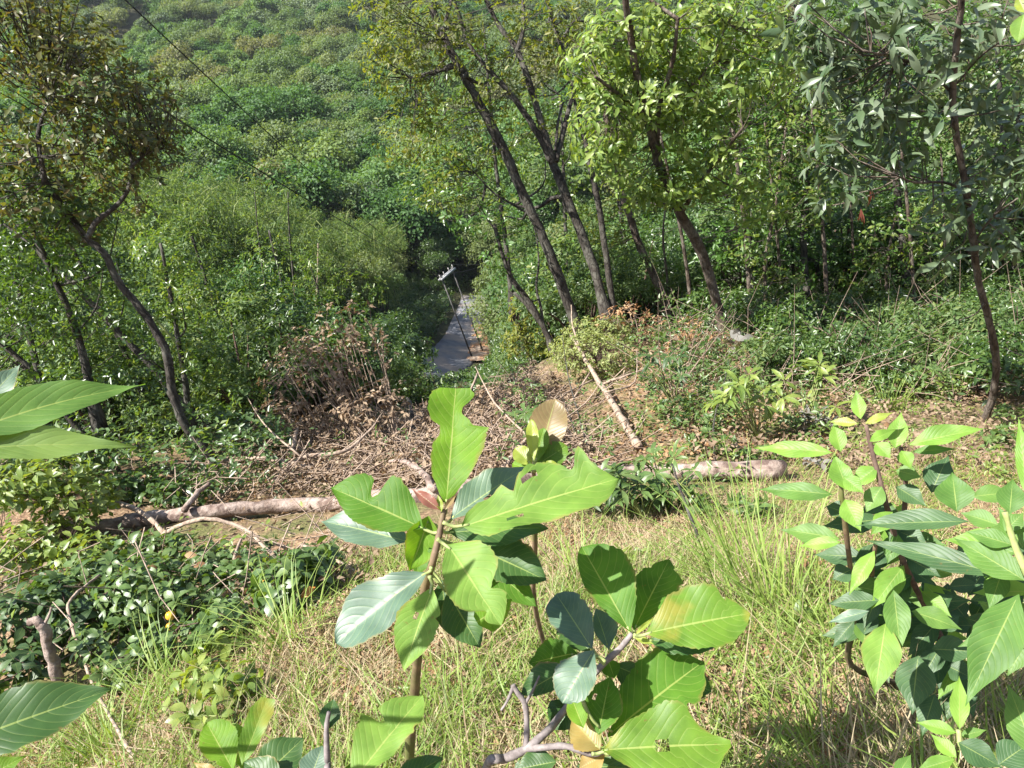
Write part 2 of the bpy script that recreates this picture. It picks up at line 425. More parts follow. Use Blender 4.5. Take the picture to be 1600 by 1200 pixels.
def _elev(az, lr):
    q = np.stack((np.ravel(az) * 1.6, np.ravel(lr)), 1); o = np.empty(len(q))
    for i in range(0, len(q), 4000):
        qq = q[i:i + 4000]
        d2 = ((qq[:, None] - _X[None]) ** 2).sum(-1)
        o[i:i + 4000] = _kern(d2) @ _C[:_n] + _C[_n] + qq @ _C[_n + 1:]
    return o
def ground_z(x, y):
    x = np.atleast_1d(np.asarray(x, float)); y = np.atleast_1d(np.asarray(y, float))
    r = np.maximum(np.hypot(x, y), 0.4)
    z = _elev(np.arctan2(x, y), np.log(r)) * r
    bump = (np.sin(x * 2.1 + y * 1.3) * np.cos(y * 1.7 - x * .6) * 0.02 + np.sin(x * 5.3 - y * 4.1) * 0.008) * np.clip(r, 1, 12)**0.7
    return z + bump
def gz(x, y): return float(ground_z(x, y)[0])
def G(px, py, dmin=1.2, dmax=600):     # where the ground is seen at px, py
    v = ray(px, py); ds = np.exp(np.linspace(math.log(dmin), math.log(dmax), 500))
    pts = v[None] * ds[:, None]; below = pts[:, 2] < ground_z(pts[:, 0], pts[:, 1])
    if not below.any(): return v * dmax
    i = int(np.argmax(below)); lo, hi = (ds[i - 1] if i else dmin), ds[i]
    for _ in range(14):
        m = (lo + hi) / 2; q = v * m
        if q[2] < gz(q[0], q[1]): hi = m
        else: lo = m
    return v * hi
def drop(p, dz=0.0):
    return np.array([p[0], p[1], gz(p[0], p[1]) + dz])

def ground_mat():
    m, nt, out = new_mat('hill_soil')
    geo = nt.nodes.new('ShaderNodeNewGeometry'); v = geo.outputs['Position']
    def nz(s, d=8, r=.6):
        n = nt.nodes.new('ShaderNodeTexNoise'); n.inputs['Scale'].default_value = s; n.inputs['Detail'].default_value = d; n.inputs['Roughness'].default_value = r
        nt.links.new(v, n.inputs['Vector']); return n.outputs[0]
    a = ramp(nt, [(0.32, .06, .04, .025), (0.5, .20, .125, .075), (0.68, .34, .24, .14)]); nt.links.new(nz(22), a.inputs[0])
    b = ramp(nt, [(0.45, 0, 0, 0), (0.62, 1, 1, 1)]); nt.links.new(nz(1.6), b.inputs[0])
    g = ramp(nt, [(0.3, .05, .06, .02), (0.7, .16, .15, .06)]); nt.links.new(nz(35), g.inputs[0])
    col = mixc(nt, b.outputs[0], a.outputs[0], g.outputs[0])
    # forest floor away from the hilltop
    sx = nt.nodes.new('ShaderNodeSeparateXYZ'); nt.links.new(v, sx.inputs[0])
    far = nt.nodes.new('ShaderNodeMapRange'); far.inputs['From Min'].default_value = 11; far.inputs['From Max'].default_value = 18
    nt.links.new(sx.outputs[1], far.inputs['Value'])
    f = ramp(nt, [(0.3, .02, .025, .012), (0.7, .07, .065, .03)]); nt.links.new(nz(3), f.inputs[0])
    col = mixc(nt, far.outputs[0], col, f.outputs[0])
    pb = nt.nodes.new('ShaderNodeBsdfPrincipled'); nt.links.new(col, pb.inputs['Base Color']); pb.inputs['Roughness'].default_value = 0.95
    pb.inputs['Specular IOR Level'].default_value = 0.15
    bp = nt.nodes.new('ShaderNodeBump'); bp.inputs['Strength'].default_value = 0.8; bp.inputs['Distance'].default_value = 0.03
    nt.links.new(nz(30), bp.inputs['Height']); nt.links.new(bp.outputs[0], pb.inputs['Normal']); nt.links.new(pb.outputs[0], out.inputs[0])
    return m
NA, NR = 240, 150
azs = np.linspace(-math.pi, math.pi, NA, endpoint=False); rs = np.exp(np.linspace(math.log(0.5), math.log(1100), NR))
AZ, RR = np.meshgrid(azs, rs)
gx, gy = (RR * np.sin(AZ)).ravel(), (RR * np.cos(AZ)).ravel()
gv = np.stack((gx, gy, ground_z(gx, gy)), 1)
i0 = (np.arange(NR - 1)[:, None] * NA + np.arange(NA)[None]).ravel(); i1 = (np.arange(NR - 1)[:, None] * NA + (np.arange(NA) + 1)[None] % NA).ravel()
quads = np.stack((i0, i0 + NA, i1 + NA, i1), 1)
gv = np.vstack((gv, [[0, 0, -1.6]])); c = len(gv) - 1
tri = np.stack((np.arange(NA), (np.arange(NA) + 1) % NA, np.full(NA, c)), 1)
loops = np.concatenate((quads.ravel(), tri.ravel())); tot = np.concatenate((np.full(len(quads), 4), np.full(NA, 3)))
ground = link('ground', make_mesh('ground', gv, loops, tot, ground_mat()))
tag(ground, 'grassy hilltop slope falling away into a wooded valley', kind='structure')

# ------------------------------------------------------------------ the road in the valley, its verge
def ribbon(name, centre, widths, lift, mat, skirt=0.5):
    c = spline(centre, 8); n = len(c); w = np.interp(np.linspace(0, 1, n), np.linspace(0, 1, len(widths)), widths)
    vs, lp, tt = [], [], []
    for i in range(n):
        t = unit((c[min(i + 1, n - 1)] - c[max(i - 1, 0)]) * np.array([1, 1, 0])); s = np.array([t[1], -t[0], 0])
        z = c[i][2]
        for k, (o, dz) in enumerate(((-1.08, -skirt), (-1, 0), (-.5, .03), (0, .05), (.5, .03), (1, 0), (1.08, -skirt))):
            q = c[i] + s * o * w[i] / 2; vs.append((q[0], q[1], gz(q[0], q[1]) + lift + dz))
    for i in range(n - 1):
        for k in range(6):
            lp += [i * 7 + k, i * 7 + k + 1, (i + 1) * 7 + k + 1, (i + 1) * 7 + k]; tt.append(4)
    return link(name, make_mesh(name, vs, lp, tt, mat))
def gpts(l): return [np.array([*q[:2], gz(q[0], q[1])]) for q in (P(a, b, d) for a, b, d in l)]
rc = gpts([(690, 592, 76), (711, 560, 80.5), (728, 530, 87), (739, 506, 95), (752, 480, 106)])
_e = rc[0] + (rc[0] - rc[1]) * np.array([1, 1, 0]) / np.linalg.norm((rc[0] - rc[1])[:2]) * 22; rc.insert(0, drop(_e))
road = tag(ribbon('road', rc, [4.4, 4.4, 4.2, 4.0, 4.0, 4.0], 0.30, M['asphalt'], .5), 'narrow grey road deep in the valley between the trees', kind='structure')
vc = gpts([(750, 578, 79), (752, 562, 81), (751, 540, 85), (748, 516, 92)])
verge = tag(ribbon('dirt_verge', vc, [2.0, 2.4, 2.0, 1.4], 0.34, M['orange_soil'], .7), 'orange bare soil verge beside the road', kind='structure')

# power pole pair with cross arm (an H frame), vertical
pole_a, pole_b = P(742.6, 571, 80.5), P(758, 558, 82)
pole_a[2] = gz(pole_a[0], pole_a[1]); pole_b[2] = gz(pole_b[0], pole_b[1])
HP = 9.6
t = thing('power_line_frame', 'grey twin pole power line frame with cross arm standing beside the valley road', 'utility pole', pole_a)
for q in (pole_a, pole_b):
    mb = MB(); mb.tube([q + UP * -0.3, q + UP * HP * .5, np.array([q[0], q[1], max(pole_a[2], pole_b[2]) + HP])], [.085, .075, .06], 8); mb.build('pole', M['concrete'], t)
top = max(pole_a[2], pole_b[2]) + HP - 0.35
ta, tb = np.array([*pole_a[:2], top]), np.array([*pole_b[:2], top]); ax = unit(tb - ta); sd_ = np.cross(ax, UP)
mb = MB(); mb.box((ta + tb) / 2 - sd_ * .14, (ax, sd_, UP), (1.35, .06, .10)); mb.box((ta + tb) / 2 + sd_ * .14, (ax, sd_, UP), (1.35, .06, .10)); arm = mb.build('cross_arm', M['steel'], t, smooth=False)
ins_top = []
for f in (-1.2, -0.45, 0.45, 1.2):
    b = (ta + tb) / 2 + ax * f; mb = MB()
    for k in range(3): mb.tube([b + UP * (.1 + k * .13), b + UP * (.17 + k * .13)], [.07, .04], 8)
    mb.tube([b, b + UP * .5], .04, 6)
    link('insulator', make_mesh('insulator', np.array(mb.v) - base_of(t), mb.l, mb.t, M['porcelain']), arm); ins_top.append(b + UP * .5)
mb = MB(); mb.tube([pole_a + UP * 5.0, pole_b + UP * (5.0 + pole_a[2] - pole_b[2])], .05, 6); mb.build('brace', M['steel'], t)
def cable(a, b, sag, r, label):
    s = np.linspace(0, 1, 40)[:, None]; pts = a + (b - a) * s; pts[:, 2] -= (4 * s * (1 - s) * sag)[:, 0]
    mb = MB(); mb.tube(pts, r, 5); o = mb.build('power_cable', M['cable']); tag(o, label, 'cable', 'overhead power cables')
cable(P(180, -15, 16), ins_top[0], 0.9, .016, 'thin black overhead cable crossing the far hill, the steeper one nearer the middle')
cable(P(-30, -8, 7.2), ins_top[1], 0.6, .0135, 'thin black overhead cable passing through the crown at the top left')
cable(P(60, 130, 15), ins_top[3], 1.0, .008, 'faintest overhead cable low over the bamboo')
for k, f in ((0, 'outer'), (3, 'inner')):
    q = P(790 + 18 * k, 395, 150); cable(ins_top[k], q, 0.8, .03, f'faint cable leaving the {f} end of the cross arm towards the dark trees')

# ------------------------------------------------------------------ plant kinds that are repeated
LM = {}
LM['far'] = leaf_mat('far_leaf', [(.035, .085, .022), (.065, .135, .036), (.10, .175, .052), (.15, .195, .06)], .42, .55, .3, objw=.75)
LM['far_olive'] = leaf_mat('far_olive_leaf', [(.055, .10, .03), (.09, .14, .045), (.135, .17, .06), (.15, .14, .065)], .42, .55, .3, objw=.75)
LM['far_grey'] = leaf_mat('far_grey_leaf', [(.06, .10, .045), (.095, .14, .06), (.13, .17, .085)], .38, .55, .35, objw=.75)
LM['bamboo'] = leaf_mat('bamboo_leaf', [(.05, .095, .03), (.09, .15, .045), (.13, .19, .07), (.15, .19, .06)], .45, .5, .3)
LM['wood'] = leaf_mat('wood_leaf', [(.025, .055, .012), (.045, .09, .018), (.07, .125, .026), (.10, .15, .035)], .42, .36, .6)
LM['shrub'] = leaf_mat('shrub_leaf', [(.035, .07, .02), (.06, .11, .03), (.09, .145, .042)], .4, .38, .6)
LM['shrub_yellow'] = leaf_mat('shrub_yellow_leaf', [(.10, .13, .02), (.16, .18, .03), (.20, .19, .035)], .4, .5, .3)
LM['dry'] = leaf_mat('dry_leaf', [(.11, .075, .048), (.19, .135, .09), (.29, .22, .15), (.15, .105, .065)], .25, .7, .15, tcol=(1.3, 1.0, .6))
LM['dry_orange'] = leaf_mat('dry_orange_leaf', [(.17, .09, .045), (.29, .17, .085), (.36, .25, .14)], .3, .7, .15, tcol=(1.3, .9, .5))

def crown_lobes(n_l, n_p, R, H, z0):
    """points on the upper outside of n_l lumps spread through a crown of radius R and height H"""
    a = rng.uniform(0, 6.28, n_l); r = R * np.sqrt(rng.uniform(0.0, .75, n_l)); h = z0 + H * rng.uniform(.25, .85, n_l) * (1 - .5 * (r / R) ** 2)
    cs = np.stack((r * np.cos(a), r * np.sin(a), h), 1); lr = rng.uniform(.16, .5, n_l) * R
    k = rng.integers(0, n_l, n_p); u = rand_unit(n_p); u[:, 2] = np.where(u[:, 2] < -.35, -u[:, 2], u[:, 2])
    rad = lr[k, None] * rng.uniform(.5, 1.38, (n_p, 1))
    return cs[k] + u * rad * np.array([1, 1, .8]), u
def tree_proto(name, label, cat, R, H, z0, n, leaf, w, mat, bark, trunk_r, tmpl=_T2, limbs=5, lobes=14):
    t = thing(name, label, cat)
    mb = MB(); top = z0 + H * .5
    mb.tube(spline([(0, 0, -1.0), (R * .05, 0, z0 * .5), (R * .02, R * .06, z0), (0, R * .1, top)], 4), lin(trunk_r, trunk_r * .35, 13), 7, wob=.08)
    mb.build('trunk', bark, t)
    mb = MB()
    for k in range(limbs):
        a = random.uniform(0, 6.28); e = np.array([math.cos(a) * R * .7, math.sin(a) * R * .7, z0 + H * random.uniform(.35, .75)])
        s = np.array([0, R * .05, z0 * random.uniform(.6, 1.05)])
        mb.tube(spline([s, (s + e) / 2 + UP * -.08 * H, e], 3), lin(trunk_r * .45, trunk_r * .12, 7), 5, cap=False)
    mb.build('limb', bark, t)
    pt, u = crown_lobes(lobes, n, R, H, z0)
    A = unit(rand_unit(n) + u * .15 + np.array([0, 0, -.25])); N = unit(u * .9 + UP * .5 + rng.normal(size=(n, 3)) * .33)
    o = link('crown', cloud_mesh('crown', pt, A, N, leaf * rng.uniform(.6, 1.3, n), w * rng.uniform(.7, 1.2, n), tmpl, mat), t)
    return t
def bamboo_proto(n_culm, H, n_leaf):
    t = thing('bamboo_clump', 'x', 'bamboo'); mb = MB(); Cs = []
    for k in range(n_culm):
        a = random.uniform(0, 6.28); b = np.array([math.cos(a), math.sin(a), 0]) * random.uniform(.1, .9); o = unit(b + rng.normal(size=3) * .3 * np.array([1, 1, 0]))
        h = H * random.uniform(.7, 1.05); lean = random.uniform(.12, .42) * h
        pts = spline([b - UP * .8, b + UP * h * .45 + o * lean * .15, b + UP * h * .85 + o * lean * .6, b + UP * h * .93 + o * lean * 1.15], 4)
        mb.tube(pts, lin(.055, .012, len(pts)), 5, cap=False); Cs.append(pts)
    mb.build('culm', M['stem_green'], t)
    allp = np.concatenate([c[3:] for c in Cs]); nl = 90; lump = allp[rng.integers(0, len(allp), nl)] + rng.normal(size=(nl, 3)) * np.array([.5, .5, .35])
    k = rng.integers(0, nl, n_leaf)
    pt = lump[k] + rng.normal(size=(n_leaf, 3)) * np.array([.26, .26, .22])
    A = unit(rng.normal(size=(n_leaf, 3)) * .8 + np.array([0, 0, -.7])); N = unit(UP + rng.normal(size=(n_leaf, 3)) * .6)
    link('crown', cloud_mesh('crown', pt, A, N, .30 * rng.uniform(.6, 1.3, n_leaf), .06, _T2, LM['bamboo']), t)
    return t
def shrub_proto(name, label, cat, R, H, n, leaf, w, mat, bark, tmpl=_T2, k=5, stems=6, spread=.5):
    t = thing(name, label, cat); mb = MB(); nc = max(1, n // k)
    pt, u = crown_lobes(9, nc, R, H, H * .12)
    for i in range(stems):
        e = pt[rng.integers(0, nc)]; mb.tube(spline([np.array([e[0] * .1, e[1] * .1, -.15]), e * np.array([.45, .45, .55]), e], 3), lin(.028 * R + .006, .006, 7), 4, cap=False)
    mb.build('stem', bark, t)
    w_ = whorls(pt, u + UP * .3, k, leaf, w, spread=spread, stem=.3)
    o = link('foliage', cloud_mesh('foliage', *w_, tmpl, mat), t); o['kind'] = 'stuff'
    return t
def scatter(protos, spots, group, labels, scale=(0.8, 1.2), sink=0.0):
    used = set()
    for i, q in enumerate(spots):
        j = int(rng.integers(0, len(protos))); sc = random.uniform(*scale); rz = random.uniform(0, 6.28)
        if len(q) > 3: sc *= q[3]
        loc = (q[0], q[1], gz(q[0], q[1]) - sink)
        pr = protos[j]
        if j not in used:
            pr.location = loc; pr.rotation_euler = (0, 0, rz); pr.scale = (sc,) * 3; pr['group'] = group; pr['label'] = labels[j]; used.add(j)
        else: dup(pr, loc, rz, sc, labels[j], group)
    for j, pr in enumerate(protos):
        if j not in used:
            for c in list(pr.children): bpy.data.objects.remove(c)
            bpy.data.objects.remove(pr)
_road_px = [(700, 600), (692, 575), (705, 552), (684, 592), (694, 590), (706, 572), (716, 552), (726, 534), (737, 510), (750, 566), (748, 548), (742, 530), (752, 566), (742, 571), (716, 500), (692, 465), (730, 480), (714, 454), (724, 520)]
def hides_road(p, r, h):
    """would a plant at p, r wide and h tall stand before the road as seen from the hilltop"""
    x, y, z = project(p + UP * h * .55)
    if z > 88: return False
    rx, ry = r * FPX / z, h * .55 * FPX / z
    return any(((a - x) / rx) ** 2 + ((b - y) / ry) ** 2 < 1.0 for a, b in _road_px)
def near_road(p, m=5.5):
    return min(np.hypot(*(p[:2] - q[:2])) for q in _rd) < m
_rd = spline(rc, 8)[:, :]
def spots_in(n_try, r0, r1, minsep, keep, az=(-50, 50), maxn=9999):
    out = []; pts = np.zeros((0, 2))
    for _ in range(n_try):
        r = math.exp(random.uniform(math.log(r0), math.log(r1))); a = math.radians(random.uniform(*az))
        p = np.array([r * math.sin(a), r * math.cos(a), 0]); 
        if len(pts) and np.min(np.hypot(*(pts - p[:2]).T)) < minsep * (r if minsep < .5 else 1): continue
        p[2] = gz(p[0], p[1])
        x, y, z = project(p)
        if z <= 0 or not keep(p, x, y, z): continue
        out.append(p); pts = np.vstack((pts, p[None, :2]))
        if len(out) >= maxn: break
    return out

# far wooded hillside
ft = [tree_proto('forest_tree', '', 'tree', 4.2, 4.6, 3.2, 6500, .36, .26, LM['far'], M['bark_dark'], .22),
      tree_proto('forest_tree', '', 'tree', 3.6, 5.2, 3.4, 5600, .34, .25, LM['far_olive'], M['bark_dark'], .2),
      tree_proto('forest_tree', '', 'tree', 3.9, 4.4, 3.0, 5600, .34, .26, LM['far_grey'], M['bark_dark'], .2),
      tree_proto('forest_tree', '', 'tree', 4.6, 5.6, 3.4, 7500, .36, .26, LM['far'], M['bark_dark'], .24, lobes=20)]
ftl = ['dark green round crowned tree in the wood covering the far hillside', 'olive tinged tree in the wood covering the far hillside',
       'grey green tree in the wood covering the far hillside', 'broad many lumped tree in the wood covering the far hillside']
far_spots = spots_in(26000, 108, 470, 0.0265, lambda p, x, y, z: -150 < x < 1700 and -110 < y < 430 and not near_road(p, 7), az=(-44, 32))
_size = lambda p: 0.8 + 0.4 * min(1, max(0, (np.hypot(p[0], p[1]) - 110) / 250))
def _rank(p):
    x, y, z = project(p + UP * 5); return z + 400 * (x > 860 or x < -60 or y < -40)
far_spots.sort(key=_rank)
print('far trees', len(far_spots))
scatter(ft, [np.append(p, _size(p)) for p in far_spots[:298]], 'trees of the far hillside', ftl, (.8, 2.0))
def wood_mass(name, label, spots, crown):
    """the trees past the three hundred nearest: one object, crowns instanced on its points"""
    me = bpy.data.meshes.new(name); me.vertices.add(len(spots)); me.vertices.foreach_set('co', np.array(spots, np.float32).ravel())
    at = me.attributes.new('size', 'FLOAT', 'POINT'); at.data.foreach_set('value', np.array([_size(p) * random.uniform(.8, 2.0) for p in spots], np.float32))
    at = me.attributes.new('turn', 'FLOAT', 'POINT'); at.data.foreach_set('value', rng.uniform(0, 6.28, len(spots)).astype(np.float32))
    o = link(name, me); tag(o, label, kind='stuff')
    ng = bpy.data.node_groups.new(name, 'GeometryNodeTree')
    ng.interface.new_socket('Geometry', in_out='INPUT', socket_type='NodeSocketGeometry'); ng.interface.new_socket('Geometry', in_out='OUTPUT', socket_type='NodeSocketGeometry')
    gi, go = ng.nodes.new('NodeGroupInput'), ng.nodes.new('NodeGroupOutput'); ip = ng.nodes.new('GeometryNodeInstanceOnPoints'); ob = ng.nodes.new('GeometryNodeObjectInfo')
    ob.inputs['Object'].default_value = crown
    s_, t_ = ng.nodes.new('GeometryNodeInputNamedAttribute'), ng.nodes.new('GeometryNodeInputNamedAttribute')
    s_.data_type = 'FLOAT'; s_.inputs['Name'].default_value = 'size'; t_.data_type = 'FLOAT'; t_.inputs['Name'].default_value = 'turn'
    cx = ng.nodes.new('ShaderNodeCombineXYZ'); L = ng.links.new
    L(t_.outputs['Attribute'], cx.inputs['Z']); L(gi.outputs[0], ip.inputs['Points']); L(ob.outputs['Geometry'], ip.inputs['Instance']); L(cx.outputs[0], ip.inputs['Rotation']); L(s_.outputs['Attribute'], ip.inputs['Scale']); L(ip.outputs[0], go.inputs[0])
    md = o.modifiers.new('crowns', 'NODES'); md.node_group = ng
_rest = far_spots[298:]; random.shuffle(_rest); q = len(_rest) // 3
for _k, _part, _l in ((0, _rest[:q], 'dark green trees of the wood running on over the far hillside'), (1, _rest[q:2 * q], 'olive trees of the wood running on over the far hillside'), (2, _rest[2 * q:], 'grey green trees of the wood running on over the far hillside')):
    if _part: wood_mass('distant_wood', _l, _part, [c for c in ft[_k].children if c.name.startswith('crown')][0])
# ------------------------------------------------------------------ wood on the slopes between the hilltop and the far hill
bam = [bamboo_proto(14, 9.0, 5200), bamboo_proto(10, 8.0, 4200), bamboo_proto(18, 9.5, 6000)]
for b in bam: b['category'] = 'bamboo'
bam_spots = spots_in(3000, 44, 105, 0.042, lambda p, x, y, z: 170 < x < 640 and 90 < y < 600 and not near_road(p, 7) and not hides_road(p, 5.0, 13), az=(-30, 0), maxn=70)
scatter(bam, bam_spots, 'bamboo clumps across the valley', ['feathery light green bamboo clump arching over the slope left of the road',
        'thin feathery bamboo clump on the slope left of the road', 'wide feathery bamboo clump with many culms left of the road'], (.95, 1.3))
mid = [tree_proto('valley_tree', '', 'tree', 3.0, 4.2, 2.6, 8500, .20, .12, LM['wood'], M['bark_dark'], .16),
       tree_proto('valley_tree', '', 'tree', 2.7, 4.6, 2.8, 7500, .20, .12, LM['far'], M['bark_dark'], .16),
       tree_proto('valley_tree', '', 'tree', 3.2, 4.6, 3.0, 8000, .21, .13, LM['far_olive'], M['bark_dark'], .17)]
midl = ['dark leafy tree in the shaded valley bottom round the road', 'mid green leafy tree in the valley wood round the road', 'yellowish green leafy tree in the valley wood round the road']
def _keep_mid(p, x, y, z):
    if near_road(p, 5.5) or hides_road(p, 4.0, 9.5): return False
    if min([np.hypot(*(p[:2] - b[:2])) for b in bam_spots] or [99]) < 3.2: return False
    return -160 < x < 1700 and 60 < y < 620
mid_spots = spots_in(9000, 38, 120, 0.040, _keep_mid, az=(-48, 42), maxn=290)
print('bamboo', len(bam_spots), 'mid', len(mid_spots))
scatter(mid, mid_spots, 'trees of the valley wood', midl, (.8, 1.3))

shr = [shrub_proto('slope_shrub', '', 'shrub', 1.0, 1.7, 4200, .075, .036, LM['shrub'], M['stem_dark']),
       shrub_proto('slope_shrub', '', 'shrub', 1.1, 1.6, 4000, .08, .038, LM['wood'], M['stem_dark']),
       shrub_proto('slope_shrub', '', 'shrub', .9, 1.8, 3600, .085, .03, LM['bamboo'], M['stem_dark'])]
shl = ['grey green small leaved shrub in the thicket below the hilltop edge', 'dark broad leaved shrub in the thicket below the hilltop edge', 'fresh green shrub in the thicket below the hilltop edge']
def _keep_shr(p, x, y, z):
    k_ = (1.0 + min(1.2, np.hypot(p[0], p[1]) / 45)) * 1.15
    if near_road(p, 5) or hides_road(p, 1.15 * k_, 1.9 * k_): return False
    if z < 30 and not (x < 440 or y < 560 and x > 1040 or z > 14.5): return False
    if z < (16.5 if x > 700 else 12.5): return False
    return -160 < x < 1700 and 250 < y < 790
shr_spots = spots_in(9000, 11, 60, 0.045, _keep_shr, az=(-52, 48), maxn=290)
print('shrubs', len(shr_spots))
scatter(shr, [np.append(p, 1.0 + min(1.2, np.hypot(p[0], p[1]) / 45)) for p in shr_spots], 'shrubs of the thicket below the hilltop', shl, (.8, 1.3), sink=.1)

vsh = [shrub_proto('valley_shrub', '', 'shrub', 1.0, 1.5, 2600, .10, .05, LM['wood'], M['stem_dark']), shrub_proto('valley_shrub', '', 'shrub', 1.1, 1.2, 2400, .10, .05, LM['shrub'], M['stem_dark'])]
vs_spots = spots_in(6000, 52, 135, 0.022, lambda p, x, y, z: 500 < x < 860 and 360 < y < 640 and not near_road(p, 3.4) and not hides_road(p, 1.7, 2.6), az=(-18, 6), maxn=190)
print('valley shrubs', len(vs_spots))
scatter(vsh, [np.append(p, 1.6) for p in vs_spots], 'shrubs on the valley floor', ['dark shrub on the valley floor beside the road', 'grey green shrub on the valley floor beside the road'], (.8, 1.4), sink=.2)
esh = [shrub_proto('edge_shrub', '', 'shrub', .62, .85, 1500, .095, .04, LM['wood'], M['stem_dark']), shrub_proto('edge_shrub', '', 'shrub', .55, .7, 1100, .085, .035, LM['shrub'], M['stem_dark']), shrub_proto('edge_shrub', '', 'shrub', .5, .9, 1000, .10, .036, LM['bamboo'], M['stem_dark'])]
es_spots = spots_in(5000, 9.5, 17, 0.6, lambda p, x, y, z: 1130 < x < 1750 and 470 < y < 625 + 25 * math.sin(x / 45) and not (1090 < x < 1180 and y > 520), az=(0, 50), maxn=70)
print('edge shrubs', len(es_spots))
scatter(esh, es_spots, 'low shrubs in the shade of the right trees', ['low dark leafy shrub in the shade under the right trees', 'low grey green shrub in the shade under the right trees', 'low fresh green shrub in the shade under the right trees'], (.7, 1.25), sink=.05)

# ------------------------------------------------------------------ single trees
LM['yellowish'] = leaf_mat('yellowish_leaf', [(.07, .11, .02), (.12, .15, .03), (.17, .17, .03), (.08, .13, .028)], .5, .45, .35)
LM['mixed'] = leaf_mat('mixed_leaf', [(.05, .10, .02), (.085, .15, .03), (.125, .185, .038), (.17, .20, .045)], .45, .36, .55)
LM['light'] = leaf_mat('light_leaf', [(.08, .14, .025), (.13, .20, .035), (.19, .26, .06), (.25, .30, .085)], .45, .4, .45)
LM['green'] = leaf_mat('green_leaf', [(.04, .09, .016), (.065, .14, .024), (.095, .18, .035)], .42, .36, .6)
LM['silver'] = leaf_mat('silver_leaf', [(.06, .10, .045), (.085, .125, .06), (.11, .15, .08), (.15, .18, .12)], .3, .38, .55, tcol=(1.4, 1.5, .6))
LM['brownish'] = leaf_mat('brownish_leaf', [(.05, .07, .02), (.07, .09, .025), (.11, .08, .035), (.06, .085, .025), (.15, .14, .04), (.05, .08, .022)], .35, .45, .45)
def poly(l, y0, dy=0.0):
    """image polyline to a limb standing about y0 metres ahead; dy leans it away towards its far end"""
    n = len(l); return spline([PY(a, b, y0 + dy * i / max(1, n - 1)) for i, (a, b) in enumerate(l)], 5)
def limb_tube(t, name, l, y0, r0, r1, mat, dy=0.0, sides=8, root=False):
    p = poly(l, y0, dy)
    rad = lin(r0, r1, len(p))
    if root:
        rad[0] *= 1.45; rad[1] *= 1.12; p = np.vstack((p[0] + unit(p[0] - p[1]) * .5, p)); rad = np.concatenate(([r0 * 2.1], rad))
    p = p + rng.normal(size=p.shape) * np.array([1, 1, .5]) * r0 * .06
    mb = MB(); mb.tube(p, rad * (1 + .035 * rng.normal(size=len(p))), sides, wob=.07); mb.build(name, mat, t); return p
def branchlets(t, src, n, l, r, mat, upw=.7, name='branch'):
    out = []
    for _ in range(n):
        s = src[random.randrange(len(src) // 3, len(src))]; d = unit(rng.normal(size=3) + UP * upw); k = l * random.uniform(.5, 1.1)
        pts = spline([s, s + d * k * .5 + rng.normal(size=3) * .05, s + unit(d + UP * .4) * k], 3)
        mb = MB(); mb.tube(pts, lin(r, r * .3, len(pts)), 5, cap=False); mb.build(name, mat, t); out.append(pts)
    return np.concatenate(out) if out else np.zeros((0, 3))
def blobs(bl, y, k=1.0):
    C, O = zip(*[blob(*b[:4], y + (b[6] if len(b) > 6 else 0), b[4], int(b[5] * k)) for b in bl])
    return np.concatenate(C), np.concatenate(O)

# the two dark forked trunks in the middle and their neighbours
def slim_tree(label, base, limbs, r, mat, leafm, bl, L, w, k, n_obj=0, spread=.5, dy=1.0, group=None, tmpl=_T2, nb=3):
    b = G(*base); y0 = b[1] if b[1] < 15.5 else (13.6 if group is None else 18.0)
    b = drop(PY(*base, y0))
    t = thing('slim_tree', label, 'tree', b, group)
    sk = []
    r = r * .72
    for i, (l, a, c) in enumerate(limbs):
        p = limb_tube(t, 'trunk' if i == 0 else 'limb', l, y0 if i == 0 else y0 + dy * .3, r * a, r * c, mat, dy=dy * (1 if i == 0 else .7), root=i == 0); sk.append(p)
    if bl:
        sk.append(branchlets(t, np.concatenate([s[len(s) // 3:] for s in sk]), nb, 1.3, r * .3, mat)) if nb else None
        C, O = blobs(bl, y0 + dy * .6, {'light_leaf': 2.6, 'yellowish_leaf': 3.0, 'silver_leaf': 1.5}.get(leafm.name, 1.2)); sk = np.concatenate([s for s in sk if s is not None])
        twigs(t, C[::4], sk, mat, maxlen=1.0)
        foliage(t, whorls(C, O + UP * .4, k, L, w, spread=spread), n_obj, leafm, tmpl)
    return t
slim_tree('tall dark unforked trunk in the middle, leftmost of the pair, with thin yellowish crown', (905, 522),
  [([(905, 525), (872, 430), (832, 335), (772, 205), (722, 112), (692, 58), (668, -10), (650, -60)], 1, .5), ([(706, 103), (680, 112), (640, 122)], .5, .2), ([(725, 118), (748, 130), (775, 128)], .35, .15), ([(690, 60), (700, 20), (715, -30)], .45, .2)],
  .145, M['bark_dark'], LM['yellowish'], [(620, 100, 60, 70, 1.2, 45), (690, 60, 70, 60, 1.2, 50), (600, 40, 50, 40, 1.2, 26), (660, 170, 50, 40, 1.0, 18), (640, 220, 60, 50, 1.0, 20), (780, 40, 60, 50, 1.2, 24)], .115, .05, 6)
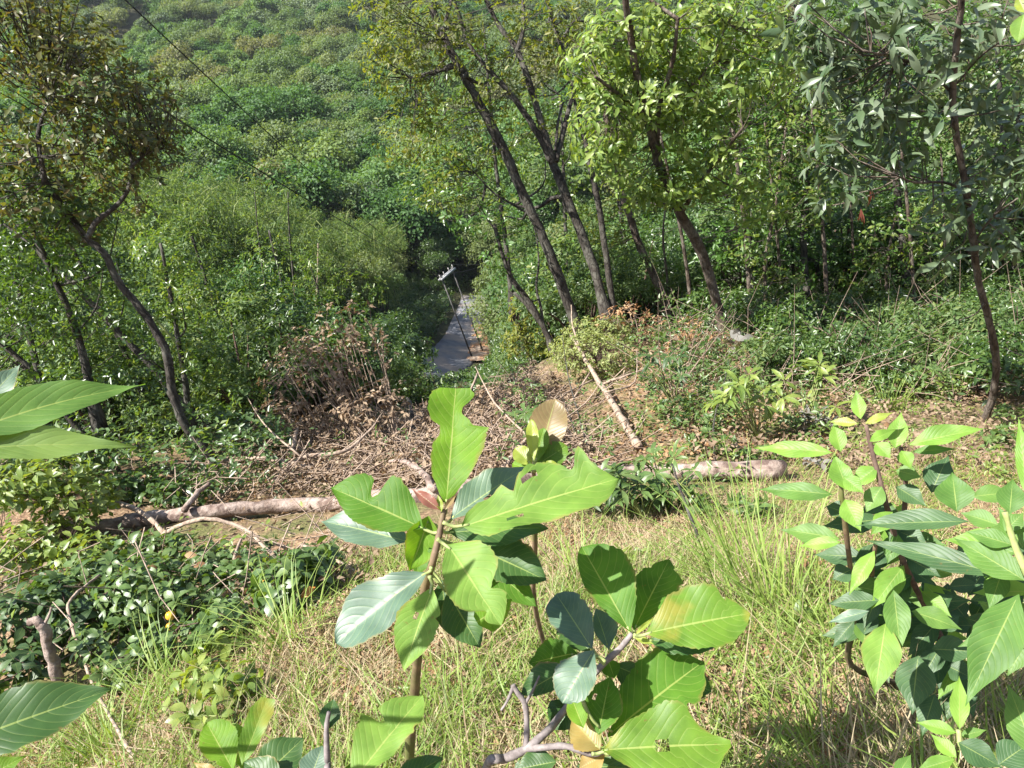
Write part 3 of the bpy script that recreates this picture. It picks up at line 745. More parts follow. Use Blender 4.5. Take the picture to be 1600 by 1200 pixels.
slim_tree('dark trunk in the middle that forks into three limbs above a pale curved side branch', (946, 482),
  [([(946, 485), (922, 400), (882, 300), (863, 252)], 1, .85), ([(863, 255), (835, 200), (800, 150), (765, 110), (735, 70), (705, -10)], .65, .3), ([(864, 255), (848, 200), (824, 120), (806, 75), (780, 40), (752, -15)], .75, .35), ([(868, 252), (878, 215), (890, 165), (905, 120)], .6, .35), ([(808, 80), (818, 40), (815, -10)], .45, .25),
   ([(878, 308), (862, 310), (845, 322), (826, 325), (800, 318), (770, 300), (742, 270)], .42, .15), ([(827, 325), (822, 334), (815, 342), (790, 338)], .36, .12), ([(868, 235), (872, 190), (880, 160)], .3, .2)],
  .135, M['bark_dark'], LM['yellowish'], [(850, 60, 60, 60, 1.2, 34), (760, 130, 60, 50, 1.2, 20), (820, 170, 60, 50, 1.0, 18), (730, 220, 70, 60, 1.0, 24), (700, 300, 60, 40, 1.0, 16)], .115, .05, 6)
slim_tree('thin dark trunk rising at the top between the forked tree and the bright green crown', (960, 500),
  [([(960, 500), (950, 420), (935, 320), (918, 240), (905, 180), (888, 110), (866, 40), (848, -20)], .9, .5), ([(880, 60), (895, 35), (910, 25)], .35, .2)], .10, M['bark_dark'], LM['yellowish'],
  [(880, 30, 50, 50, 1.0, 20), (900, 100, 40, 40, .8, 12)], .12, .05, 6, dy=1.5)
slim_tree('third trunk from the left, brown, half hidden by yellowing leaves', (1052, 512),
  [([(1052, 515), (1030, 450), (1000, 385), (972, 300), (955, 230), (945, 170), (930, 90)], 1, .55), ([(1046, 490), (1042, 430), (1036, 370), (1040, 320)], .35, .2)], .125, M['bark_brown'], LM['yellowish'],
  [(950, 350, 50, 60, .8, 20), (985, 230, 50, 60, .8, 20), (960, 130, 50, 60, .8, 20)], .14, .055, 6)
slim_tree('slanting thin pale forked trunk low in the middle, left of the others', (862, 538),
  [([(862, 540), (846, 505), (826, 470), (800, 435), (784, 395), (772, 350)], 1, .5), ([(842, 500), (822, 475), (803, 457)], .8, .5), ([(850, 520), (845, 480), (838, 450), (842, 410)], .5, .3)], .09, M['bark_dark'], LM['green'],
  [(760, 350, 60, 40, .8, 26), (720, 330, 40, 40, .8, 18), (790, 400, 50, 40, .8, 20)], .13, .06, 6, dy=.4)
# bright crown right of the middle
slim_tree('brown trunk under the large bright light green crown right of the middle', (1135, 525),
  [([(1136, 528), (1098, 400), (1064, 335), (1036, 275), (1018, 210), (1000, 140), (985, 60), (975, -20)], 1, .45), ([(1036, 275), (1028, 240), (1030, 170), (1050, 100), (1060, 30)], .5, .25), ([(1064, 335), (1090, 290), (1130, 240), (1160, 200)], .4, .2), ([(1010, 190), (970, 150), (930, 120)], .4, .2)],
  .13, M['bark_brown'], LM['light'], [(940, 190, 60, 80, .9, 50), (930, 100, 60, 60, .9, 36), (985, 60, 80, 60, 1.0, 50), (1060, 60, 90, 60, 1.0, 60), (1150, 40, 80, 50, 1.0, 36), (1030, 150, 90, 60, 1.0, 50), (1120, 140, 80, 60, 1.0, 40),
   (1050, 290, 70, 40, .7, 30), (1140, 270, 70, 50, .9, 30), (1090, 215, 80, 50, .9, 34), (960, 250, 40, 50, .6, 20), (1200, 110, 60, 60, .9, 22), (1000, 300, 50, 25, .6, 12), (1190, 330, 50, 30, .7, 10)],
  .165, .06, 6, n_obj=290, spread=.62, dy=-2.2, tmpl=_T8)
# denser green trees behind it
for lab, base, tr, bl in (
  ('dense mid green tree standing right behind the bright crown', (1180, 500), [(1180, 500), (1170, 380), (1160, 240), (1150, 100), (1140, -20)], [(1150, 330, 90, 70, 1.5, 100), (1200, 240, 90, 80, 1.5, 110), (1110, 390, 70, 50, 1.2, 50), (1210, 130, 80, 70, 1.5, 80), (1150, 180, 80, 80, 1.5, 80), (1120, 60, 100, 60, 1.5, 80)]),
  ('dense deep green tree between the bright crown and the silvery leaves', (1270, 500), [(1265, 500), (1255, 380), (1262, 240), (1250, 100), (1240, -20)], [(1250, 60, 90, 70, 1.5, 90), (1260, 190, 80, 80, 1.5, 90), (1240, 310, 80, 80, 1.4, 80), (1300, 380, 80, 60, 1.4, 60), (1220, 420, 70, 50, 1.2, 50)]),
  ('dense dark tree behind the silvery leaves, nearest its trunk', (1420, 490), [(1420, 490), (1410, 380), (1395, 240), (1385, 100), (1375, -20)], [(1350, 60, 90, 70, 1.5, 80), (1420, 160, 90, 80, 1.5, 90), (1380, 260, 80, 80, 1.5, 80), (1430, 350, 80, 60, 1.4, 70), (1450, 60, 90, 70, 1.5, 80), (1360, 420, 70, 50, 1.2, 50)]),
  ('dense dark tree at the right edge behind the silvery leaves', (1590, 480), [(1590, 480), (1585, 380), (1570, 240), (1560, 100), (1555, -20)], [(1540, 60, 90, 70, 1.5, 90), (1580, 180, 90, 80, 1.5, 90), (1540, 290, 90, 70, 1.5, 80), (1590, 380, 80, 70, 1.5, 70), (1640, 100, 60, 100, 1.5, 50), (1510, 390, 60, 60, 1.4, 50), (1560, 460, 60, 40, 1.2, 40)]),
  ('mid green tree behind the middle trunks', (985, 470), [(985, 470), (975, 380), (965, 300), (950, 220)], [(960, 380, 60, 60, 1.4, 60), (1000, 440, 50, 40, 1.2, 40), (1030, 360, 50, 70, 1.4, 50), (900, 400, 40, 50, 1.4, 30), (1080, 430, 50, 50, 1.2, 36)])):
    slim_tree(lab, base, [(tr, 1, .4)], .12, M['bark_dark'], LM['green'], [(*b[:5], b[5] * 1.7) for b in bl], .125, .055, 7, spread=.55, dy=1.2, group='dense trees right of the middle', nb=4)
for lab, base, tr, bl in (
  ('airy light green tree behind the two dark trunks in the middle', (800, 470), [(800, 470), (790, 380), (775, 260), (765, 150), (755, 40)], [(720, 300, 60, 50, 1.5, 60), (780, 240, 60, 50, 1.5, 60), (700, 200, 50, 50, 1.5, 44), (800, 330, 50, 40, 1.5, 44), (740, 120, 50, 50, 1.5, 40), (680, 260, 40, 40, 1.3, 26), (650, 300, 40, 30, 1.2, 24)]),
  ('airy green tree between the forked trunk and the brown trunk', (890, 470), [(890, 470), (885, 380), (880, 260), (875, 150)], [(900, 300, 40, 60, 1.5, 60), (870, 390, 40, 50, 1.4, 50), (920, 420, 40, 40, 1.3, 44), (830, 430, 50, 30, 1.3, 40), (880, 200, 50, 50, 1.5, 50), (830, 180, 40, 40, 1.3, 30), (840, 260, 40, 40, 1.3, 30)])):
    slim_tree(lab, base, [(tr, 1, .4)], .09, M['bark_dark'], LM['mixed'], bl, .16, .075, 6, spread=.55, dy=1.2, group='airy trees behind the middle trunks', nb=4)
for lab, base, tr, bl, y in (
  ('loose fresh green tree in front of the dark wood, right of the bright crown', (1200, 520), [(1200, 520), (1195, 420), (1215, 300), (1230, 180)], [(1230, 220, 60, 60, .9, 50), (1190, 300, 50, 50, .8, 44), (1250, 330, 50, 40, .8, 34), (1170, 390, 40, 30, .7, 24), (1210, 440, 50, 24, .6, 26), (1240, 130, 50, 50, .8, 34), (1290, 270, 40, 40, .8, 22)], 13.2),
  ('loose fresh green tree in front of the dark wood, under the silvery leaves', (1390, 520), [(1390, 520), (1385, 430), (1400, 330)], [(1390, 370, 60, 40, .8, 40), (1440, 420, 50, 40, .8, 36), (1350, 430, 40, 30, .7, 24), (1460, 340, 40, 40, .7, 20), (1480, 470, 30, 24, .6, 14)], 13.0)):
    b = drop(PY(*base, y)); t = thing('slim_tree', lab, 'tree', b, 'loose trees before the dark wood'); sk = [limb_tube(t, 'trunk', tr, y, .05, .02, M['bark_brown'], dy=.3, sides=6, root=True)]
    sk.append(branchlets(t, sk[0], 5, 1.0, .014, M['bark_brown'])); C, O = blobs(bl, y, 1.8); twigs(t, C[::3], np.concatenate(sk), M['bark_brown'], r=.006, maxlen=.8)
    foliage(t, whorls(C, O + UP * .35, 6, .13, .055), 60, LM['mixed'])
# right tree with whorls of silvery leaves
slim_tree('slender brown tree at the right with whorls of long silvery green leaves', (1535, 660),
  [([(1528, 668), (1545, 640), (1557, 580), (1550, 520), (1530, 440), (1520, 370), (1510, 300), (1492, 200), (1490, 120), (1500, 20), (1505, -40)], 1, .5), ([(1512, 300), (1475, 285), (1430, 285), (1390, 270)], .35, .15), ([(1492, 150), (1450, 110), (1400, 90), (1350, 80)], .35, .15), ([(1495, 130), (1530, 90), (1570, 60)], .3, .15), ([(1520, 380), (1550, 340), (1590, 310)], .3, .15), ([(1540, 470), (1525, 490), (1500, 500)], .18, .1)],
  .058, M['bark_brown'], LM['silver'], [(1300, 40, 60, 40, .5, 18), (1360, 70, 60, 50, .6, 20), (1290, 110, 40, 40, .4, 9), (1330, 190, 50, 40, .5, 14), (1310, 240, 50, 30, .4, 10), (1390, 150, 60, 50, .6, 16), (1430, 200, 50, 50, .6, 12), (1400, 260, 50, 40, .5, 10),
   (1480, 330, 40, 40, .4, 8), (1550, 290, 50, 50, .5, 14), (1580, 360, 40, 60, .5, 12), (1450, 90, 50, 60, .6, 10), (1560, 120, 60, 80, .6, 16), (1570, 220, 50, 50, .5, 12), (1500, 50, 60, 50, .6, 12), (1480, 400, 30, 25, .3, 4), (1300, 300, 40, 30, .4, 6), (1390, 10, 70, 30, .6, 12), (1250, 20, 40, 30, .5, 6)],
  .205, .056, 6, n_obj=280, spread=.6, dy=-1.4, tmpl=_T8, nb=0)
# understorey stems in the dark behind
for i, (l, r) in enumerate([([(1290, 470), (1272, 400), (1262, 330), (1255, 260)], .05), ([(1330, 500), (1345, 420), (1350, 350)], .035), ([(1405, 480), (1415, 400), (1420, 330)], .045), ([(1230, 480), (1238, 400), (1225, 330)], .05), ([(1590, 520), (1598, 400), (1592, 250), (1590, 110)], .06), ([(1570, 680), (1578, 600), (1575, 540)], .03)]):
    b = PY(*l[0], 14.5 if i < 5 else 8.5); b = drop(b); t = thing('understorey_tree', ['thin dark stem in the shade right of the brown trunk', 'thin stem under the silvery leaves', 'thin stem in the shade left of the right tree', 'thin dark stem just behind the bright crown', 'dark stem at the right edge behind the silvery leaves', 'thin stem beside the foot of the slender right tree'][i], 'tree', b)
    limb_tube(t, 'trunk', l, b[1], r, r * .6, M['bark_dark'], sides=6, root=True)
    if i in (0, 1, 2, 3):
        C, O = blobs([(l[-1][0], l[-1][1] + 20, 50, 50, .8, 30), (l[1][0], l[1][1], 40, 30, .6, 12)], b[1]); foliage(t, whorls(C, O, 6, .16, .07), 0, LM['green'])

for i, (px, yb, yt, ln_, yy, rr) in enumerate(((1160, 500, 300, -14, 16, .03), (1195, 510, 330, -22, 15.5, .025), (1310, 505, 280, -18, 16, .03), (1352, 500, 260, -8, 15.5, .028), (1378, 520, 330, -26, 14.5, .022), (1440, 510, 300, -10, 15.5, .03), (1470, 520, 360, 18, 14, .02), (1250, 520, 360, 10, 15, .02), (1560, 540, 380, -12, 13.5, .022), (1085, 510, 180, -60, 14.2, .05), (1175, 505, 150, -36, 13.4, .055), (1225, 512, 190, -30, 13.8, .04), (1295, 508, 130, -30, 13.2, .05), (1338, 512, 200, -16, 13.6, .04), (1432, 515, 170, -30, 12.8, .045), (1480, 505, 230, -10, 13.4, .04))):
    b = drop(PY(px, yb, yy)); t = thing('understorey_sapling', 'bare thin stem in the dark undergrowth right of the middle' if rr < .035 else 'taller slender brown stem before the dark wood on the right', 'sapling', b, 'bare stems in the dark undergrowth')
    limb_tube(t, 'trunk', [(px, yb + 12), (px + ln_ * .3, yb * .6 + yt * .4), (px + ln_, yt)], yy, rr, rr * .5, M['bark_brown'], sides=5, root=True)
# left leaning trees with brownish crown
def left_tree(label, base, limbs, r, bl, mat=M['bark_dark'], leafm=None, y=None, k=6, L=.085, w=.044, dy=.4):
    b = G(*base); y0 = y or b[1]; t = thing('leaning_tree', label, 'tree', drop(PY(*base, y0)), 'leaning trees at the left'); sk = []; r = r * .55
    for i, (l, a, c) in enumerate(limbs): sk.append(limb_tube(t, 'trunk' if i == 0 else 'limb', l, y0, r * a, r * c, mat, dy=dy, root=i == 0))
    if bl:
        C, O = blobs([(b[0], b[1], b[2] * 1.3, b[3] * 1.35, b[4] * 1.2, b[5]) for b in bl], y0 + dy, 2.3); sk = np.concatenate(sk); twigs(t, C[::4], sk, mat, maxlen=.45)
        foliage(t, whorls(C, O + UP * .3, k, L, w), 60, leafm or LM['brownish'])
    return t
left_tree('thickest crooked dark trunk leaning left with a forked top and brownish leaves', (345, 748),
  [([(345, 750), (325, 705), (290, 665), (270, 615), (262, 560), (250, 530), (222, 485), (185, 440), (165, 400), (136, 372), (100, 325), (70, 285), (40, 230)], 1, .5), ([(136, 372), (152, 345), (178, 325), (198, 300), (207, 268), (204, 240)], .5, .3), ([(204, 262), (230, 240), (255, 232)], .28, .15), ([(70, 285), (60, 210), (80, 150)], .5, .25), ([(60, 245), (95, 243), (130, 240)], .3, .2)],
  .105, [(100, 120, 70, 60, .8, 60), (180, 180, 80, 50, .8, 50), (60, 210, 70, 60, .8, 55), (225, 225, 45, 25, .5, 22), (120, 260, 70, 40, .7, 34), (40, 60, 60, 50, .8, 46), (190, 300, 40, 40, .5, 10), (230, 130, 40, 30, .5, 12), (30, 300, 50, 50, .8, 36), (30, 20, 60, 40, .8, 36), (110, 50, 60, 40, .8, 34), (190, 230, 60, 50, .7, 34), (150, 130, 70, 50, .8, 40), (90, 330, 60, 40, .7, 30), (220, 190, 50, 40, .6, 24)])
left_tree('straighter dark trunk leaning left that joins the crooked one low down', (300, 700),
  [([(270, 618), (238, 575), (205, 540), (170, 500), (140, 470), (100, 430), (60, 395), (40, 365), (10, 330), (-30, 290)], .8, .5)], .095,
  [(30, 420, 60, 40, .8, 44), (20, 350, 50, 50, .8, 40), (70, 480, 60, 40, .8, 30), (30, 520, 50, 40, .8, 30), (110, 540, 40, 30, .6, 12)], leafm=LM['wood'], y=9.6)
left_tree('slim straight black stem leaning left behind the crooked trunk', (338, 678),
  [([(340, 680), (250, 590), (160, 497), (110, 445), (60, 395)], 1, .8)], .038, [], y=10.4, dy=.2)
left_tree('short dark trunk at the lower left in the undergrowth', (255, 800),
  [([(256, 802), (222, 768), (182, 735), (140, 690), (105, 650), (70, 605), (30, 560), (-20, 520)], 1, .6)], .085, [(20, 560, 50, 40, .6, 24), (90, 640, 60, 40, .6, 24)], leafm=LM['shrub'], y=8.6)
for lab, stem, bl, y, lm in (
  ('leafy tree in front of the crooked left trunk, nearest of the left thicket', [(150, 640), (120, 520), (70, 400), (20, 300)], [(110, 330, 60, 50, .7, 60), (50, 380, 60, 60, .7, 70), (150, 430, 50, 40, .6, 40), (20, 470, 60, 50, .7, 60), (90, 500, 50, 40, .6, 44), (190, 500, 40, 40, .5, 26), (30, 280, 60, 40, .7, 50), (210, 590, 50, 40, .5, 36), (130, 600, 60, 36, .6, 50)], 8.7, 'wood'),
  ('bright leafy tree below the fork of the crooked left trunk', [(300, 690), (290, 600), (270, 480), (250, 380)], [(260, 400, 40, 50, .7, 40), (300, 470, 50, 50, .7, 50), (310, 560, 50, 40, .6, 44), (250, 470, 40, 40, .6, 26), (360, 620, 60, 40, .6, 50), (250, 640, 50, 30, .5, 30)], 10.2, 'mixed'),
  ('leafy tree filling the left edge below the brownish crown', [(70, 640), (50, 540), (20, 420), (-10, 300)], [(40, 330, 70, 60, .9, 90), (90, 400, 70, 50, .9, 80), (30, 450, 70, 60, .9, 90), (120, 330, 50, 40, .8, 44), (20, 250, 50, 50, .8, 50)], 11.0, 'wood'),
  ('leafy tree between the two leaning left trunks', [(240, 660), (200, 560), (150, 460), (110, 380)], [(150, 480, 70, 50, .9, 80), (110, 550, 70, 50, .9, 80), (200, 560, 60, 40, .9, 60), (60, 580, 70, 50, .9, 70)], 12.0, 'mixed'),
  ('fine leaved tree just right of the crooked left trunk', [(400, 640), (370, 560), (330, 460), (300, 370)], [(300, 400, 60, 60, 1.0, 70), (350, 460, 70, 60, 1.0, 90), (290, 500, 60, 50, 1.0, 70), (380, 540, 60, 50, 1.0, 70), (330, 580, 70, 40, 1.0, 70), (250, 350, 50, 50, .9, 40)], 14.5, 'bamboo'),
  ('fine leaved tree behind the topmost dead brown bush', [(480, 620), (462, 540), (440, 440), (420, 360)], [(430, 420, 60, 60, 1.1, 70), (470, 480, 60, 50, 1.1, 70), (410, 510, 60, 50, 1.1, 60), (500, 430, 40, 40, 1.0, 36), (560, 450, 50, 40, 1.0, 44)], 17.5, 'mixed')):
    b = drop(PY(*stem[0], y)); t = thing('thicket_tree', lab, 'tree', b, 'leafy trees of the left thicket'); sk = [limb_tube(t, 'trunk', stem, y, .055, .02, M['bark_dark'], dy=.3, sides=7, root=True)]
    sk.append(branchlets(t, sk[0], 4, 1.2, .018, M['bark_dark'])); C, O = blobs(bl, y, 2.2)
    foliage(t, whorls(C, O + UP * .35, 6, .08 if y < 14 else .11, .038, spread=.55), 0, LM[lm])
for i, (l, y) in enumerate((([(432, 560), (418, 470), (405, 380), (398, 300)], 19), ([(468, 540), (460, 450), (452, 360), (450, 300)], 20), ([(490, 560), (492, 500), (496, 440), (497, 380)], 21), ([(345, 600), (320, 520), (300, 450)], 15), ([(520, 560), (505, 480), (480, 400)], 20))):
    t = thing('bamboo_plant', ['dark slim bamboo culm standing left of the dead brown bush', 'slim bamboo culm, second of the upright row behind the dead bush', 'pale slim bamboo culm, rightmost upright one behind the dead bush', 'slim culm leaning left in the left thicket', 'slim culm leaning over the dead brown bush'][i], 'bamboo', drop(PY(*l[0], y)), 'bamboo culms of the left thicket')
    sk = limb_tube(t, 'culm', l, y, .035, .012, M['bark_dark'] if i != 2 else M['dead_wood'], sides=6, root=True)
    C, O = blobs([(l[-1][0], l[-1][1] + 10, 36, 40, .7, 40), (l[-2][0], l[-2][1], 34, 40, .7, 30)], y); foliage(t, whorls(C, O, 5, .15, .03, droop=.5), 0, LM['bamboo'])
t = thing('leaning_pole', 'yellow green bamboo stem leaning across the left thicket', 'bamboo', drop(PY(298, 562, 11.2)))
limb_tube(t, 'culm', [(298, 562), (262, 520), (232, 488), (215, 470)], 11.2, .028, .022, M['stem_green'], sides=6)
# ------------------------------------------------------------------ fallen wood, brush and low plants on the hilltop
def grass_edge(x):     # how far up the picture the open grass reaches
    return np.interp(x, [-200, 0, 150, 300, 420, 520, 640, 760, 880, 1000, 1150, 1300, 1450, 1600, 1900], [1190, 1150, 1090, 1010, 960, 900, 850, 830, 805, 800, 770, 720, 680, 640, 620])
def ground_pts(n, test, r0=1.6, r1=16, az=(-55, 50)):
    r = np.exp(rng.uniform(math.log(r0), math.log(r1), n)); a = np.radians(rng.uniform(*az, n))
    p = np.stack((r * np.sin(a), r * np.cos(a), np.zeros(n)), 1); p[:, 2] = ground_z(p[:, 0], p[:, 1])
    x, y, z = project(p); return p[test(x, y, z) & (z > 0)]
def on_ground(l, lift=0.0, dmax=16):
    out = []
    for a in l:
        q = G(a[0], a[1]); k = a[2] if len(a) > 2 else 0
        out.append(q + UP * (lift + k))
    return np.array(out)
def wood_piece(name, label, cat, l, r0, r1, mat, lift=0.0, sides=8, group=None, extra=(), wob=.08, d=None, ends=False):
    pts = on_ground(l, lift) if d is None else np.array([P(a[0], a[1], d + (a[2] if len(a) > 2 else 0)) for a in l])
    p = spline(pts, 5); p = p + rng.normal(size=p.shape) * r0 * .12
    t = thing(name, label, cat, p[len(p) // 2], group)
    mb = MB(); mb.tube(p, lin(r0, r1, len(p)) * (1 + .06 * rng.normal(size=len(p))), sides, wob=wob); mb.build('trunk' if r0 > .06 else 'stick', mat, t)
    if ends:
        for e, f in ((0, 1), (-1, -2)):
            v = unit(p[e] - p[f]); mb = MB(); mb.tube([p[e] - v * .02, p[e] + v * .012], [(r0 if e == 0 else r1) * 1.0, (r0 if e == 0 else r1) * .8], 10); mb.build('cut_end', M['dead_wood'], t)
    for e in extra:
        q = spline(on_ground(e[0], lift) if d is None else np.array([P(a[0], a[1], d + (a[2] if len(a) > 2 else 0)) for a in e[0]]), 4)
        q = q + rng.normal(size=q.shape) * e[1] * .15
        mb = MB(); mb.tube(q, lin(e[1], e[2], len(q)), 6, wob=.06); mb.build('branch', mat, t)
    return t
lg = wood_piece('fallen_log', 'long pale barked log lying across the slope behind the big leaved sapling', 'log',
   [(95, 846), (160, 836), (230, 825), (340, 812), (450, 804), (540, 798), (700, 783), (880, 762), (1000, 754), (1110, 751), (1228, 748)], .060, .082, M['bark_log'], .10, 14, ends=True,
   extra=[([(300, 818, .05), (330, 800, .14), (352, 795, .2)], .03, .02), ([(690, 788, .05), (672, 770, .15), (650, 762, .22), (625, 758, .2)], .035, .015)])
_lp = np.vstack((spline(on_ground([(95, 846), (230, 825), (450, 804), (700, 783), (880, 762), (1110, 751), (1228, 748)]), 8)[:, :2], spline(on_ground([(1000, 705), (975, 668), (945, 625), (922, 592)]), 8)[:, :2]))
def log_clear(p, m=.5, keep=.1):
    """thin out what grows right in front of the log"""
    d = np.full(len(p), 9.0)
    for q in _lp: d = np.minimum(d, np.hypot(p[:, 0] - q[0], (p[:, 1] - q[1] + .15) * .8))
    return p[(d > m) | (rng.uniform(0, 1, len(p)) < keep + .12)]
wood_piece('fallen_branch', 'thin grey branch bowed over the left end of the pale log', 'branch', [(70, 838, .05), (110, 833, .1), (150, 828, .22), (200, 822, .26), (240, 826, .15), (262, 840, 0)], .035, .02, M['dead_wood'], .03)
wood_piece('fallen_branch', 'pale bare branch end at the far left behind the log', 'branch', [(62, 850, .1), (105, 842, .12), (165, 836, .1)], .04, .045, M['bark_pale'], .03)
wood_piece('fallen_tree', 'bleached fallen trunk pointing away downhill behind the log', 'dead tree', [(1000, 705, 0), (975, 668, .10), (945, 625, .22), (922, 592, .35), (906, 570, .5)], .048, .02, M['dead_wood'], .06, 10,
   extra=[([(922, 592, .25), (912, 565, .6), (914, 545, .8)], .018, .008), ([(930, 605, .2), (900, 640, .1), (880, 672, .05)], .016, .008), ([(948, 625, .2), (985, 612, .2), (1020, 600, .2)], .02, .008), ([(935, 612, .15), (900, 635, .2), (860, 645, .1)], .016, .008), ([(955, 640, .2), (1000, 628, .25), (1010, 600, .5)], .012, .005)])
wood_piece('broken_stump', 'short pale broken branch standing upright at the lower left', 'dead branch', [(102, 1110, .06), (94, 1075, 0), (84, 1035, -.06), (74, 998, -.12), (66, 972, -.16)], .033, .024, M['bark_log'], .0, 9, d=float(G(100, 1095) @ FWD), wob=.05, extra=[([(68, 980, -.16), (56, 970, -.17), (44, 974, -.16)], .024, .02), ([(68, 978, -.16), (76, 962, -.17), (80, 948, -.17)], .010, .005)])
wood_piece('dead_branch', 'curved bare limb of the dead brown bush left of the middle', 'dead branch', [(672, 655, .25), (655, 668, .15), (630, 668, .12), (600, 655, .2), (578, 640, .35), (566, 620, .6), (555, 590, .9), (545, 570, 1.1)], .05, .025, M['dead_wood'],
   extra=[([(578, 640, .35), (530, 645, .3), (470, 690, .1)], .022, .01), ([(560, 600, .8), (580, 575, 1.0), (600, 560, 1.1)], .015, .006), ([(545, 572, 1.1), (530, 560, 1.2), (515, 560, 1.2)], .014, .006)])
wood_piece('dead_branch', 'dark bent stick standing beside the upright sapling leaf', 'dead branch', [(655, 730, 0), (660, 705, .1), (655, 690, .25), (660, 672, .45), (652, 660, .5)], .035, .022, M['bark_dark'])
wood_piece('dead_branch', 'pale looped stick in the brush behind the sapling', 'dead branch', [(615, 748, .05), (645, 736, .12), (668, 742, .05), (700, 726, .15)], .03, .02, M['dead_wood'], .03)
wood_piece('dead_branch', 'long grey stick lying in the brush behind the left part of the log', 'dead branch', [(350, 735, .1), (420, 735, .12), (480, 745, .1), (560, 752, .05)], .03, .025, M['dead_wood'], .05)
wood_piece('dead_branch', 'thin arching dead stick below the log, left', 'dead branch', [(220, 880, .1), (265, 872, .2), (310, 866, .3), (360, 862, .34), (410, 870, .28), (440, 890, .1)], .022, .012, M['dead_wood'])
wood_piece('dead_branch', 'straight dead stick below the middle of the log', 'dead branch', [(480, 868, .1), (520, 882, .08), (570, 908, .04)], .014, .009, M['dead_wood'])
wood_piece('dead_branch', 'slanting thin dead stick in the lower left thicket', 'dead branch', [(365, 905, .05), (395, 882, .22), (420, 868, .3)], .012, .009, M['dead_wood'])
wood_piece('vine_stem', 'long thin bare pale stem hanging through the lower left corner', 'stem', [(188, 942, .25), (160, 990, .3), (155, 1020, .3), (160, 1075, .15), (178, 1120, .1), (212, 1185, .05), (222, 1215, 0)], .009, .007, M['dead_wood'], sides=6)
for k, (l, lab) in enumerate([([(922, 712, 0), (912, 672, .3), (905, 640, .55), (902, 600, .8)], 'thin bare dark sapling before the bleached fallen trunk'), ([(905, 705, 0), (900, 680, .2), (890, 655, .4)], 'short bare dark sapling left of the bleached trunk'),
      ([(1096, 855, 0), (1082, 828, .2), (1070, 800, .42)], 'thin dark stem leaning over the leaf litter below the log'), ([(1116, 720, 0), (1125, 690, .3), (1150, 645, .6)], 'bent thin stem under the green compound leaved plant')]):
    wood_piece('bare_sapling', lab, 'sapling', l, .012, .006, M['bark_dark'], sides=5)

def seat_blob(b, y):
    """keep a clump of leaves above the ground it grows from"""
    g = G(b[0], b[1] + b[3] * .7); yy = min(y, g[1] - .05) if g[1] < 15 else y
    return (*b[:6], yy - y)
# dead brown bushes
def low_plant(name, label, cat, bl, y, leafm, L, w, k, mat=None, group=None, n_obj=0, stems=7, spread=.5, droop=.25, sr=.010, tmpl=_T2, up=.5, foot=None, stem=.15, minpx=9):
    bl = [seat_blob(b, y) for b in bl]; C, O = blobs(bl, y, 1.5 if name == 'thicket_bush' else 1); f = foot if foot is not None else drop(C.mean(0)); t = thing(name, label, cat, f, group); mb = MB()
    for i in range(stems):
        e = C[random.randrange(len(C))]; s = f + (drop(e) - f) * .4 if stems > 3 else f; s = drop(s, -.05); mb.tube(spline([s, s * .45 + e * .55 + rng.normal(size=3) * .04, e], 3), lin(sr, sr * .4, 7), 4, cap=False)
    mb.build('stem', mat or M['stem_dark'], t)
    twigs(t, C[::2], np.array(mb.v), mat or M['stem_dark'], r=sr * .4, maxlen=.6)
    foliage(t, whorls(C, O + UP * up, k, L, w, spread=spread, droop=droop, stem=stem), n_obj, leafm, tmpl, minpx=minpx)
    return t
YB = lambda px, py: G(px, py)[1]
for lab, bl, y in (('dead brown bush with shrivelled leaves, topmost left of the road', [(548, 510, 55, 45, .7, 60), (510, 555, 80, 55, .7, 66), (470, 540, 40, 25, .5, 16), (580, 560, 40, 40, .5, 20)], 10.4),
                   ('dead brown bush with shrivelled leaves on the left slope', [(480, 600, 85, 65, .7, 100), (450, 660, 60, 45, .5, 70), (520, 660, 60, 45, .5, 70)], 9.6),
                   ('dead brown bush around the looped sticks behind the sapling', [(610, 650, 100, 60, .6, 120), (570, 640, 60, 30, .5, 40), (660, 730, 70, 30, .4, 50), (540, 730, 60, 25, .4, 36)], 8.8),
                   ('dead brown bush right below the valley road', [(740, 635, 60, 40, .5, 80), (790, 625, 60, 34, .5, 50), (830, 590, 50, 30, .5, 34), (720, 690, 60, 30, .5, 46)], 9.8)):
    low_plant('dead_bush', lab, 'dead bush', bl, y, LM['dry'], .085, .04, 6, M['dead_wood'], 'dead brown bushes', stems=26, droop=.5)
for lab, l in (('bare forked dead limb rising from the brush, left', [(470, 730, 0), (480, 690, .3), (500, 640, .7), (520, 600, 1.0)]), ('bare dead limb rising behind the looped sticks', [(560, 720, 0), (575, 690, .25), (610, 650, .6), (640, 610, .9)]), ('grey dead limb leaning right in the brush', [(640, 760, 0), (690, 735, .25), (740, 705, .5), (780, 670, .8)]), ('dead limb lying across the brush right of the sapling', [(790, 745, .1), (840, 720, .3), (890, 700, .35)]), ('dead limb low in the brush beside the log', [(430, 770, .1), (490, 750, .3), (560, 745, .35), (610, 720, .5)])):
    b = l[1]; wood_piece('dead_branch', lab, 'dead branch', l, .03, .012, M['dead_wood'], extra=[] if l[0][0] == 640 else [([b, (b[0] - 40, b[1] - 20, b[2] + .3), (b[0] - 60, b[1] - 50, b[2] + .6)], .013, .005), ([l[2], (l[2][0] + 40, l[2][1] - 20, l[2][2] + .1), (l[2][0] + 70, l[2][1] - 30, l[2][2] + .3)], .012, .004)])
